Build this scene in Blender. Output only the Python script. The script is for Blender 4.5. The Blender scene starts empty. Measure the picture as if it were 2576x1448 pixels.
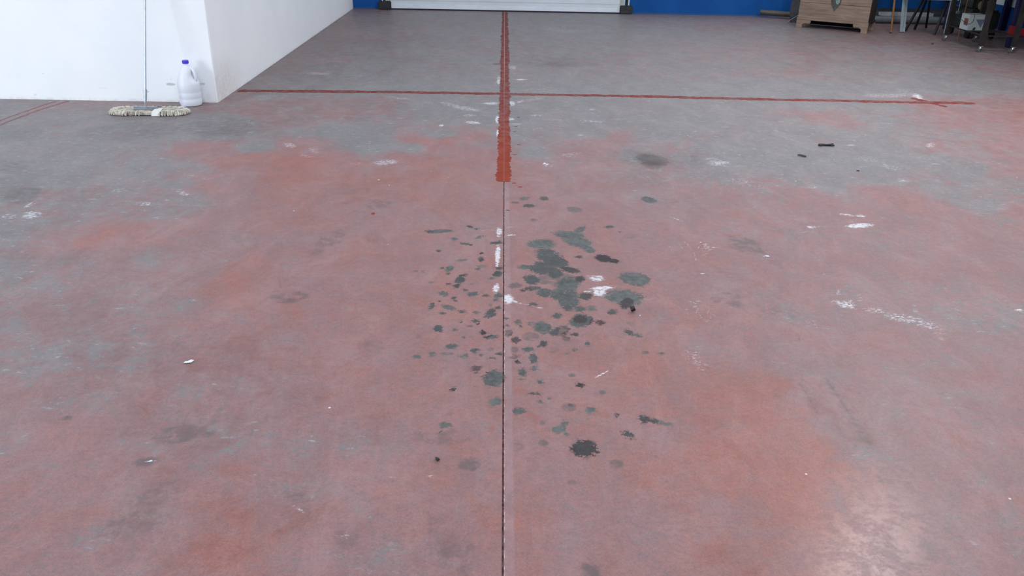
import bpy, bmesh, math, random
import numpy as np
from mathutils import Vector, Matrix

random.seed(7)
scene = bpy.context.scene
C = scene.collection

# ------------------------------------------------------------------ camera
CAM_X, CAM_H = -0.0181, 1.5
PITCH, YAW, ROLL, FOCAL_PX = 0.4357, 0.0168, 0.0213, 2078.9
cam_data = bpy.data.cameras.new('camera')
cam = bpy.data.objects.new('camera', cam_data)
C.objects.link(cam)
_f = Vector((math.sin(YAW) * math.cos(PITCH), math.cos(YAW) * math.cos(PITCH), -math.sin(PITCH)))
_r = Vector((math.cos(YAW), -math.sin(YAW), 0))
_u = _r.cross(_f)
_r2 = math.cos(ROLL) * _r + math.sin(ROLL) * _u
_u2 = -math.sin(ROLL) * _r + math.cos(ROLL) * _u
cam.matrix_world = Matrix(((_r2.x, _u2.x, -_f.x, CAM_X), (_r2.y, _u2.y, -_f.y, 0), (_r2.z, _u2.z, -_f.z, CAM_H), (0, 0, 0, 1)))
cam_data.sensor_width = 36.0
cam_data.lens = 36.0 * FOCAL_PX / 2576.0
cam_data.clip_start = 0.05
scene.camera = cam

# ------------------------------------------------------------------ world and lights
world = bpy.data.worlds.new('hall_ambient')
scene.world = world
world.use_nodes = True
bg = world.node_tree.nodes['Background']
bg.inputs['Color'].default_value = (0.85, 0.92, 1.04, 1)
bg.inputs['Strength'].default_value = 0.90


def area_light(name, loc, target, sx, sy, power, colour, shape='RECTANGLE'):
    d = bpy.data.lights.new(name, 'AREA')
    d.shape = shape
    d.size = sx
    if shape == 'RECTANGLE':
        d.size_y = sy
    d.energy = power
    d.color = colour
    o = bpy.data.objects.new(name, d)
    C.objects.link(o)
    o.location = loc
    o.rotation_euler = (Vector(target) - Vector(loc)).to_track_quat('-Z', 'Y').to_euler()
    return o


# daylight through the open gate on the left, behind the photographer
area_light('gate_daylight', (-10.0, -0.6, 2.3), (-2.0, 5.6, 0.6), 3.2, 3.4, 400, (0.84, 0.93, 1.0))
# added overhead fill above the camera, no source known there
area_light('overhead_fill', (0.4, -1.2, 5.6), (0.6, 1.6, 0), 7.0, 5.0, 140, (0.91, 0.96, 1.0))
# hanging high-bay lamp whose reflection shows in the floor
area_light('high_bay_lamp', (3.75, 6.35, 4.5), (3.75, 6.35, 0), 0.5, 0.5, 140, (1.0, 0.97, 0.93), 'DISK')

scene.view_settings.view_transform = 'Standard'
scene.view_settings.look = 'None'
scene.view_settings.gamma = 1.0
scene.view_settings.exposure = 0.25
scene.view_settings.use_curve_mapping = False
scene.cycles.use_denoising = True
scene.cycles.max_bounces = 4
scene.cycles.adaptive_threshold = 0.04


# ------------------------------------------------------------------ helpers: nodes and materials
class NT:
    def __init__(self, name):
        self.m = bpy.data.materials.new(name)
        self.m.use_nodes = True
        self.t = self.m.node_tree
        self.b = self.t.nodes['Principled BSDF']

    def n(self, typ, **kw):
        nd = self.t.nodes.new(typ)
        for k, v in kw.items():
            setattr(nd, k, v)
        return nd

    def put(self, sock, v):
        if isinstance(v, bpy.types.NodeSocket):
            self.t.links.new(v, sock)
        elif isinstance(v, (tuple, list)):
            sock.default_value = tuple(v) + ((1,) if len(v) == 3 and sock.type == 'RGBA' else ())
        else:
            sock.default_value = v

    def math(self, op, a, b=0.0, c=0.0, clamp=False):
        nd = self.n('ShaderNodeMath', operation=op, use_clamp=clamp)
        self.put(nd.inputs[0], a)
        self.put(nd.inputs[1], b)
        self.put(nd.inputs[2], c)
        return nd.outputs[0]

    def noise(self, vec, scale, detail=5.0, rough=0.6, dist=0.0):
        nd = self.n('ShaderNodeTexNoise')
        self.put(nd.inputs['Vector'], vec)
        nd.inputs['Scale'].default_value = scale
        nd.inputs['Detail'].default_value = detail
        nd.inputs['Roughness'].default_value = rough
        nd.inputs['Distortion'].default_value = dist
        return nd.outputs['Fac']

    def scaled(self, vec, s, rot=0.0):
        nd = self.n('ShaderNodeMapping')
        self.put(nd.inputs['Vector'], vec)
        nd.inputs['Scale'].default_value = s
        nd.inputs['Rotation'].default_value = (0, 0, rot)
        return nd.outputs[0]

    def obj(self):
        return self.n('ShaderNodeTexCoord').outputs['Object']

    def step(self, v, lo, hi, a=0.0, b=1.0, smooth=True):
        nd = self.n('ShaderNodeMapRange', interpolation_type='SMOOTHSTEP' if smooth else 'LINEAR')
        self.put(nd.inputs['Value'], v)
        nd.inputs['From Min'].default_value = lo
        nd.inputs['From Max'].default_value = hi
        nd.inputs['To Min'].default_value = a
        nd.inputs['To Max'].default_value = b
        return nd.outputs['Result']

    def mix(self, fac, a, b, mode='MIX'):
        nd = self.n('ShaderNodeMix', data_type='RGBA', blend_type=mode)
        self.put(nd.inputs[0], fac)
        self.put(nd.inputs[6], a)
        self.put(nd.inputs[7], b)
        return nd.outputs[2]

    def ramp(self, v, stops):
        nd = self.n('ShaderNodeValToRGB')
        self.put(nd.inputs[0], v)
        e = nd.color_ramp.elements
        while len(e) < len(stops):
            e.new(0.5)
        for el, (pos, col) in zip(e, stops):
            el.position = pos
            el.color = tuple(col) + (1,)
        return nd.outputs[0]

    def sep(self, vec):
        nd = self.n('ShaderNodeSeparateXYZ')
        self.put(nd.inputs[0], vec)
        return nd.outputs

    def bump(self, h, strength=0.2, distance=0.01):
        nd = self.n('ShaderNodeBump')
        self.put(nd.inputs['Height'], h)
        nd.inputs['Strength'].default_value = strength
        nd.inputs['Distance'].default_value = distance
        self.t.links.new(nd.outputs[0], self.b.inputs['Normal'])

    def out(self, color=None, rough=None, metal=None, spec=None):
        if color is not None:
            self.put(self.b.inputs['Base Color'], color)
        if rough is not None:
            self.put(self.b.inputs['Roughness'], rough)
        if metal is not None:
            self.put(self.b.inputs['Metallic'], metal)
        if spec is not None:
            self.put(self.b.inputs['Specular IOR Level'], spec)
        return self.m


def simple(name, col, rough=0.5, metal=0.0, var=0.25, scale=12.0, spec=0.5, bump=0.0):
    t = NT(name)
    v = t.obj()
    n = t.noise(v, scale, 6, 0.65)
    dark = tuple(c * (1 - var) for c in col)
    lite = tuple(min(1, c * (1 + var)) for c in col)
    col_s = t.mix(t.step(n, 0.3, 0.7), dark, lite)
    if bump:
        t.bump(n, bump, 0.01)
    return t.out(col_s, rough, metal, spec)


# ------------------------------------------------------------------ helpers: objects
def mesh_obj(name, verts, faces, mat, parent=None, smooth=False, loc=None, rotz=0.0):
    me = bpy.data.meshes.new(name)
    me.from_pydata([tuple(v) for v in verts], [], faces)
    me.update()
    if smooth:
        me.polygons.foreach_set('use_smooth', [True] * len(me.polygons))
    o = bpy.data.objects.new(name, me)
    C.objects.link(o)
    if mat:
        me.materials.append(mat)
    if parent:
        o.parent = parent
    if loc:
        o.location = loc
    o.rotation_euler = (0, 0, rotz)
    return o


def tag(o, label=None, cat=None, group=None, kind=None):
    for k, v in (('label', label), ('category', cat), ('group', group), ('kind', kind)):
        if v:
            o[k] = v
    return o


def thing(name, label, cat, loc=(0, 0, 0), rotz=0.0, group=None):
    o = bpy.data.objects.new(name, None)
    o.empty_display_size = 0.05
    C.objects.link(o)
    o.location = loc
    o.rotation_euler = (0, 0, rotz)
    return tag(o, label, cat, group)


class Shape:
    """collects vertices and faces of one part"""

    def __init__(self):
        self.v, self.f = [], []

    def add(self, verts, faces):
        k = len(self.v)
        self.v += [tuple(x) for x in verts]
        self.f += [tuple(i + k for i in fc) for fc in faces]
        return self

    def box(self, x0, x1, y0, y1, z0, z1, bev=0.0):
        bm = bmesh.new()
        bmesh.ops.create_cube(bm, size=1.0)
        for v in bm.verts:
            v.co = Vector(((x0 + x1) / 2 + v.co.x * (x1 - x0), (y0 + y1) / 2 + v.co.y * (y1 - y0), (z0 + z1) / 2 + v.co.z * (z1 - z0)))
        if bev:
            bmesh.ops.bevel(bm, geom=bm.edges[:], offset=bev, segments=2, affect='EDGES', clamp_overlap=True)
        bm.verts.index_update()
        self.add([v.co[:] for v in bm.verts], [[v.index for v in f.verts] for f in bm.faces])
        bm.free()
        return self

    def bar(self, a, b, w, d, up=(0, 0, 1)):
        """rectangular bar from a to b"""
        a, b = Vector(a), Vector(b)
        t = (b - a).normalized()
        s = t.cross(Vector(up))
        if s.length < 1e-4:
            s = t.cross(Vector((1, 0, 0)))
        s.normalize()
        n = s.cross(t)
        vs = []
        for p in (a, b):
            for i, j in ((-1, -1), (1, -1), (1, 1), (-1, 1)):
                vs.append(p + s * (w / 2 * i) + n * (d / 2 * j))
        return self.add(vs, [(3, 2, 1, 0), (4, 5, 6, 7), (0, 1, 5, 4), (1, 2, 6, 5), (2, 3, 7, 6), (3, 0, 4, 7)])

    def tube(self, pts, r, seg=12, cap=True):
        pts = [Vector(p) for p in pts]
        rad = r if isinstance(r, (list, tuple)) else [r] * len(pts)
        vs, fs = [], []
        ref = Vector((0, 0, 1))
        t0 = (pts[1] - pts[0]).normalized()
        if abs(t0.dot(ref)) > 0.9:
            ref = Vector((1, 0, 0))
        s = t0.cross(ref).normalized()
        for i, p in enumerate(pts):
            t = (pts[min(i + 1, len(pts) - 1)] - pts[max(i - 1, 0)]).normalized()
            s = (s - t * s.dot(t)).normalized()
            n = t.cross(s)
            for k in range(seg):
                a = 2 * math.pi * k / seg
                vs.append(p + (s * math.cos(a) + n * math.sin(a)) * rad[i])
        for i in range(len(pts) - 1):
            for k in range(seg):
                k2 = (k + 1) % seg
                fs.append((i * seg + k, i * seg + k2, (i + 1) * seg + k2, (i + 1) * seg + k))
        if cap:
            fs.append(tuple(reversed(range(seg))))
            fs.append(tuple(range((len(pts) - 1) * seg, len(pts) * seg)))
        return self.add(vs, fs)

    def lathe(self, prof, seg=32, centre=(0, 0, 0), deform=None):
        vs, fs = [], []
        for r, z in prof:
            for k in range(seg):
                a = 2 * math.pi * k / seg
                rr = deform(r, z, a) if deform else r
                vs.append((centre[0] + rr * math.cos(a), centre[1] + rr * math.sin(a), centre[2] + z))
        n = len(prof)
        for i in range(n - 1):
            for k in range(seg):
                k2 = (k + 1) % seg
                fs.append((i * seg + k, i * seg + k2, (i + 1) * seg + k2, (i + 1) * seg + k))
        fs.append(tuple(reversed(range(seg))))
        fs.append(tuple(range((n - 1) * seg, n * seg)))
        return self.add(vs, fs)

    def prism(self, poly, y0, y1):
        """polygon in x,z (anticlockwise seen from -y) pushed from y0 to y1"""
        n = len(poly)
        vs = [(x, y0, z) for x, z in poly] + [(x, y1, z) for x, z in poly]
        fs = [tuple(range(n)), tuple(reversed(range(n, 2 * n)))]
        fs += [((i + 1) % n, i, n + i, n + (i + 1) % n) for i in range(n)]
        return self.add(vs, fs)

    def build(self, name, mat, parent=None, smooth=False, loc=None, rotz=0.0):
        o = mesh_obj(name, self.v, self.f, mat, parent, smooth, loc, rotz)
        if smooth:
            try:
                o.data.shade_auto_smooth if False else None
                o.data.set_sharp_from_angle(angle=math.radians(40))
            except Exception:
                pass
        return o


# ------------------------------------------------------------------ floor: wear tables (metres on the slab)
WEAR_POINTS = [
    (-1.98,12.34,3,0,4), (-0.95,12.50,2,0,2), (0.11,12.66,2,0,2), (1.20,12.83,1,0,2), (2.32,13.01,2,0,2), (3.47,13.18,3,0,2), (-1.74,10.77,3,0,4), 
    (-0.83,10.89,2,0,2), (0.10,11.01,2,0,2), (1.05,11.14,1,0,1), (2.03,11.27,1,0,1), (3.03,11.41,3,0,2), (4.05,11.54,2,0,2), (5.10,11.68,4,0,4), 
    (6.18,11.83,4,0,5), (-2.29,9.18,3,0,5), (-1.51,9.27,2,0,4), (-0.72,9.36,2,0,2), (0.08,9.45,2,0,2), (0.91,9.54,2,0,2), (1.75,9.64,2,0,1), 
    (2.61,9.73,3,0,1), (3.49,9.83,3,0,1), (4.39,9.94,3,0,2), (5.30,10.04,3,0,3), (6.24,10.15,3,0,4), (-2.02,8.04,2,0,4), (-1.34,8.11,1,0,3), 
    (-0.64,8.18,2,0,2), (0.08,8.25,2,0,1), (0.80,8.32,2,0,1), (1.54,8.40,2,0,1), (2.29,8.47,2,0,1), (3.06,8.54,3,0,1), (3.84,8.62,2,0,1), 
    (4.64,8.70,2,0,2), (5.46,8.78,3,0,2), (-1.83,7.23,2,0,3), (-1.21,7.28,0,0,1), (-0.58,7.34,0,0,1), (0.07,7.39,1,0,1), (0.72,7.45,0,0,0), 
    (1.39,7.51,0,0,0), (2.07,7.57,0,0,0), (2.76,7.63,0,0,0), (3.46,7.69,0,0,0), (4.17,7.75,0,0,1), (4.90,7.81,1,0,1), (-3.91,6.44,2,0,2), 
    (-3.37,6.49,3,0,2), (-2.82,6.53,3,0,2), (-2.26,6.57,4,0,2), (-1.69,6.62,4,1,3), (-1.12,6.66,4,2,3), (-0.53,6.71,1,0,1), (0.06,6.76,1,0,1), 
    (0.67,6.80,1,0,1), (1.28,6.85,1,0,1), (1.90,6.90,1,0,1), (2.53,6.95,1,0,1), (3.18,7.00,1,0,1), (3.83,7.05,4,2,1), (4.49,7.11,5,3,2), 
    (-3.67,6.00,2,0,2), (-3.16,6.04,2,0,2), (-2.64,6.08,1,0,3), (-2.12,6.12,1,0,3), (-1.59,6.16,3,1,3), (-1.04,6.20,3,1,2), (-0.50,6.24,1,0,1), 
    (0.06,6.28,0,0,1), (0.62,6.32,1,0,1), (1.20,6.36,0,0,1), (1.78,6.40,1,0,1), (2.37,6.45,3,2,1), (2.97,6.49,1,0,1), (3.57,6.53,5,2,1), 
    (4.19,6.58,6,4,1), (-3.43,5.57,0,0,3), (-2.95,5.60,1,0,2), (-2.47,5.63,1,0,3), (-1.98,5.66,1,0,4), (-1.48,5.70,2,0,2), (-0.97,5.73,0,0,1), 
    (-0.46,5.76,1,0,1), (0.06,5.80,1,0,1), (0.58,5.83,1,0,1), (1.11,5.87,1,0,1), (1.65,5.91,1,0,1), (2.20,5.94,1,0,1), (2.76,5.98,1,0,1), 
    (3.32,6.02,3,1,1), (3.89,6.06,5,3,1), (-3.25,5.23,1,0,1), (-2.79,5.26,2,0,2), (-2.33,5.28,2,0,2), (-1.87,5.31,6,4,1), (-1.40,5.34,6,5,1), 
    (-0.92,5.37,0,0,1), (-0.44,5.40,7,5,1), (0.05,5.43,4,0,1), (0.55,5.46,5,4,1), (1.05,5.49,3,0,1), (1.56,5.53,0,0,1), (2.07,5.56,0,0,1), 
    (2.60,5.59,0,0,1), (3.12,5.62,3,1,1), (3.66,5.66,4,2,1), (-3.08,4.92,0,0,2), (-2.65,4.95,1,0,1), (-2.21,4.97,2,0,2), (-1.77,5.00,7,6,1), 
    (-1.32,5.02,9,8,0), (-0.87,5.05,7,6,1), (-0.41,5.08,8,6,1), (0.05,5.10,6,5,0), (0.52,5.13,4,3,1), (0.99,5.16,3,0,3), (1.47,5.19,0,0,0), 
    (1.96,5.21,0,0,1), (2.45,5.24,0,0,1), (2.95,5.27,1,0,1), (3.45,5.30,5,2,1), (-2.91,4.61,0,0,3), (-2.50,4.63,1,0,3), (-2.09,4.66,3,1,1), 
    (-1.67,4.68,5,3,1), (-1.25,4.70,8,7,0), (-0.82,4.72,7,7,1), (-0.39,4.75,7,6,0), (0.05,4.77,6,5,0), (0.49,4.79,5,3,0), (0.94,4.82,4,1,2), 
    (1.39,4.84,2,0,1), (1.84,4.87,1,0,1), (2.31,4.89,1,0,1), (2.77,4.92,2,0,1), (3.25,4.94,4,2,1), (-2.76,4.33,1,0,4), (-2.37,4.35,3,0,3), 
    (-1.98,4.37,4,0,2), (-1.58,4.39,6,4,0), (-1.18,4.41,7,5,0), (-0.78,4.43,6,4,2), (-0.37,4.45,7,5,0), (0.05,4.47,6,4,0), (0.46,4.49,5,2,0), 
    (0.88,4.51,4,1,1), (1.31,4.53,5,2,1), (1.74,4.56,5,2,0), (2.18,4.58,6,4,0), (2.62,4.60,2,0,2), (3.06,4.62,3,1,1), (-2.59,4.02,3,0,2), 
    (-2.22,4.04,3,0,3), (-1.85,4.06,3,0,2), (-1.48,4.07,6,3,1), (-1.11,4.09,7,4,0), (-0.73,4.11,6,2,1), (-0.34,4.12,6,3,0), (0.04,4.14,6,3,0), 
    (0.43,4.16,6,4,0), (0.83,4.18,5,1,1), (1.23,4.20,5,3,0), (1.63,4.21,5,2,0), (2.04,4.23,5,2,0), (2.45,4.25,5,2,0), (2.86,4.27,5,2,0), 
    (-2.43,3.75,2,0,3), (-2.09,3.76,5,3,0), (-1.74,3.78,6,4,0), (-1.39,3.79,5,1,2), (-1.04,3.81,6,4,0), (-0.68,3.82,6,2,1), (-0.32,3.84,7,2,0), 
    (0.04,3.85,7,2,0), (0.41,3.87,7,2,0), (0.78,3.88,5,2,0), (1.15,3.90,5,4,1), (1.53,3.91,5,2,0), (1.91,3.93,5,2,0), (2.30,3.95,5,2,0), 
    (2.69,3.96,5,2,0), (-2.28,3.46,3,0,3), (-1.95,3.47,4,0,3), (-1.63,3.48,4,0,2), (-1.30,3.50,5,1,1), (-0.97,3.51,6,2,1), (-0.64,3.52,7,4,0), 
    (-0.30,3.53,7,3,0), (0.04,3.55,7,3,0), (0.38,3.56,7,3,0), (0.73,3.57,7,4,0), (1.07,3.59,6,4,1), (1.43,3.60,5,2,0), (1.78,3.61,5,2,0), 
    (2.14,3.63,5,2,0), (2.50,3.64,5,2,0), (-2.11,3.17,3,0,2), (-1.81,3.18,4,0,2), (-1.51,3.19,4,0,2), (-1.21,3.20,7,6,0), (-0.90,3.21,6,2,2), 
    (-0.59,3.22,7,3,0), (-0.28,3.23,7,3,0), (0.04,3.24,7,3,0), (0.35,3.25,7,3,0), (0.67,3.26,7,4,0), (1.00,3.27,5,1,2), (1.32,3.28,5,2,0), 
    (1.65,3.29,4,1,0), (1.98,3.30,5,2,0), (2.31,3.31,5,2,0), (-1.96,2.88,3,0,2), (-1.68,2.88,4,0,3), (-1.40,2.89,4,0,2), (-1.12,2.90,5,3,0), 
    (-0.83,2.91,6,4,0), (-0.55,2.92,7,5,1), (-0.26,2.93,7,3,0), (0.03,2.94,7,3,0), (0.33,2.95,7,3,0), (0.62,2.95,7,5,0), (0.92,2.96,6,3,0), 
    (1.22,2.97,4,1,1), (1.52,2.98,5,2,0), (1.82,2.99,4,1,0), (2.13,3.00,4,1,0), (-1.79,2.57,4,0,1), (-1.53,2.58,3,0,3), (-1.28,2.58,4,0,3), 
    (-1.02,2.59,6,3,3), (-0.76,2.60,6,4,2), (-0.50,2.60,6,2,1), (-0.23,2.61,7,3,0), (0.03,2.62,7,3,0), (0.30,2.63,7,3,0), (0.57,2.63,8,5,0), 
    (0.84,2.64,6,4,0), (1.11,2.65,5,1,1), (1.39,2.65,6,3,0), (1.66,2.66,5,2,0), (1.94,2.67,5,2,0), (-1.65,2.31,5,1,1), (-1.41,2.32,4,0,2), 
    (-1.18,2.32,5,3,2), (-0.94,2.33,5,1,2), (-0.70,2.34,6,3,3), (-0.46,2.34,7,3,0), (-0.21,2.35,7,3,0), (0.03,2.35,7,3,0), (0.27,2.36,7,3,0), 
    (0.52,2.36,7,4,0), (0.77,2.37,8,8,0), (1.02,2.37,5,1,3), (1.27,2.38,5,2,0), (1.53,2.39,5,2,0), (1.78,2.39,5,2,0), (-1.53,2.09,4,0,1), 
    (-1.31,2.10,6,2,0), (-1.09,2.10,5,0,3), (-0.87,2.11,4,0,3), (-0.65,2.11,5,1,1), (-0.42,2.12,5,1,2), (-0.20,2.12,6,2,0), (0.03,2.12,6,2,0), 
    (0.25,2.13,7,3,0), (0.48,2.13,7,4,0), (0.71,2.14,8,8,0), (0.94,2.14,7,6,0), (1.18,2.15,4,1,2), (1.41,2.15,5,1,0), (1.65,2.16,4,1,0), 
    (-1.42,1.90,6,3,0), (-1.22,1.91,6,3,0), (-1.01,1.91,5,0,2), (-0.81,1.92,6,4,0), (-0.60,1.92,5,1,1), (-0.39,1.92,6,3,0), (-0.18,1.93,7,4,0), 
    (0.03,1.93,7,3,0), (0.24,1.93,6,2,0), (0.45,1.94,7,5,0), (0.66,1.94,8,7,0), (0.88,1.94,8,8,0), (1.10,1.95,6,4,0), (1.31,1.95,5,1,0), 
    (1.53,1.95,4,1,0), (-1.33,1.74,6,3,0), (-1.14,1.74,6,3,0), (-0.95,1.74,4,0,2), (-0.76,1.75,7,5,2), (-0.56,1.75,6,4,3), (-0.37,1.75,5,1,0), 
    (-0.17,1.76,6,2,0), (0.02,1.76,7,3,0), (0.22,1.76,6,3,0), (0.42,1.76,6,4,2), (0.62,1.77,6,4,0), (0.82,1.77,8,6,0), (1.02,1.77,7,3,0), 
    (1.23,1.78,5,2,0), (1.43,1.78,5,2,0), (-1.25,1.59,6,2,0), (-1.07,1.60,5,1,1), (-0.89,1.60,5,0,2), (-0.71,1.60,7,5,2), (-0.53,1.60,6,4,0), 
    (-0.35,1.60,5,1,1), (-0.16,1.61,5,1,2), (0.02,1.61,7,3,0), (0.21,1.61,6,2,1), (0.40,1.61,7,4,0), (0.58,1.62,7,4,2), (0.77,1.62,7,4,0), 
    (0.96,1.62,7,3,0), (1.15,1.62,6,2,0), (1.34,1.63,5,2,0), (-2.05,5.30,6,5,0), (-1.65,5.36,0,1,2), (-1.59,5.14,7,6,0), (-1.43,5.54,6,4,0), 
    (-1.16,5.83,0,0,1), (-0.85,5.43,0,0,0), (-0.61,5.42,0,0,1), (-0.58,5.65,6,5,0), (-0.41,5.64,7,6,0), (-0.22,5.73,6,4,0), (-0.10,5.55,3,1,0), 
    (-0.10,5.33,7,4,0), (-1.05,5.22,6,4,0), (-0.69,5.20,7,4,0), (-0.83,5.12,3,1,0), (0.19,5.39,0,0,2), (0.36,5.48,4,3,0), (0.59,5.67,5,4,0), 
    (0.83,5.80,4,4,0), (0.93,5.34,2,0,4), (1.18,5.26,2,0,4), (0.69,6.07,1,0,1), (-1.71,4.32,3,0,1), (-1.90,4.59,3,0,1), (-1.79,4.18,3,0,2), 
    (-2.27,4.72,1,0,2), (-1.95,3.72,7,5,0), (-1.75,3.48,6,2,2), (-1.84,3.83,7,4,0), (-1.61,4.53,6,4,0), (-1.77,4.75,5,4,0), (-1.91,4.91,3,0,1), 
    (1.47,4.62,4,3,0), (1.66,4.48,5,3,0), (2.30,4.58,6,4,0), (2.34,4.31,6,3,0), (1.98,4.72,1,0,1), (1.20,4.68,4,1,1), (1.11,4.91,3,0,1), 
    (2.67,4.39,1,0,1), (2.57,4.75,2,0,1), (-1.19,3.28,8,6,0), (-1.22,3.12,8,5,0), (-1.34,3.32,4,0,2), (-1.28,3.04,3,0,2), (-1.10,3.04,7,5,0), 
    (-1.13,3.46,7,6,0), (0.95,2.48,8,6,0), (0.97,2.32,8,5,0), (0.72,2.52,7,5,0), (0.82,2.25,9,8,0), (0.83,2.04,8,7,0), (0.93,1.98,8,7,0), 
    (1.06,2.23,4,0,3), (1.19,2.38,5,1,2), (1.02,2.56,4,0,2), (1.13,2.04,4,1,2), (-2.21,8.24,3,0,5), (-2.25,7.54,3,0,4), (-2.07,9.47,3,0,5), 
    (-1.73,7.15,2,0,3), (-2.00,7.38,2,0,3), (-1.96,11.49,3,0,5), (-1.83,10.09,3,0,5), (-1.50,10.46,3,0,4), (-1.93,6.39,5,2,3), (-1.30,6.44,5,2,2), 
    (-1.07,6.60,4,1,2), (3.70,7.09,5,4,1), (3.67,6.68,5,4,1), (3.72,6.16,4,3,1), (3.33,6.52,3,0,2), (2.50,6.59,4,3,1), (2.71,6.47,4,1,1), 
    (2.26,6.44,1,0,1), (0.62,8.75,2,0,4), (5.02,10.95,4,0,4), 
]
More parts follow.
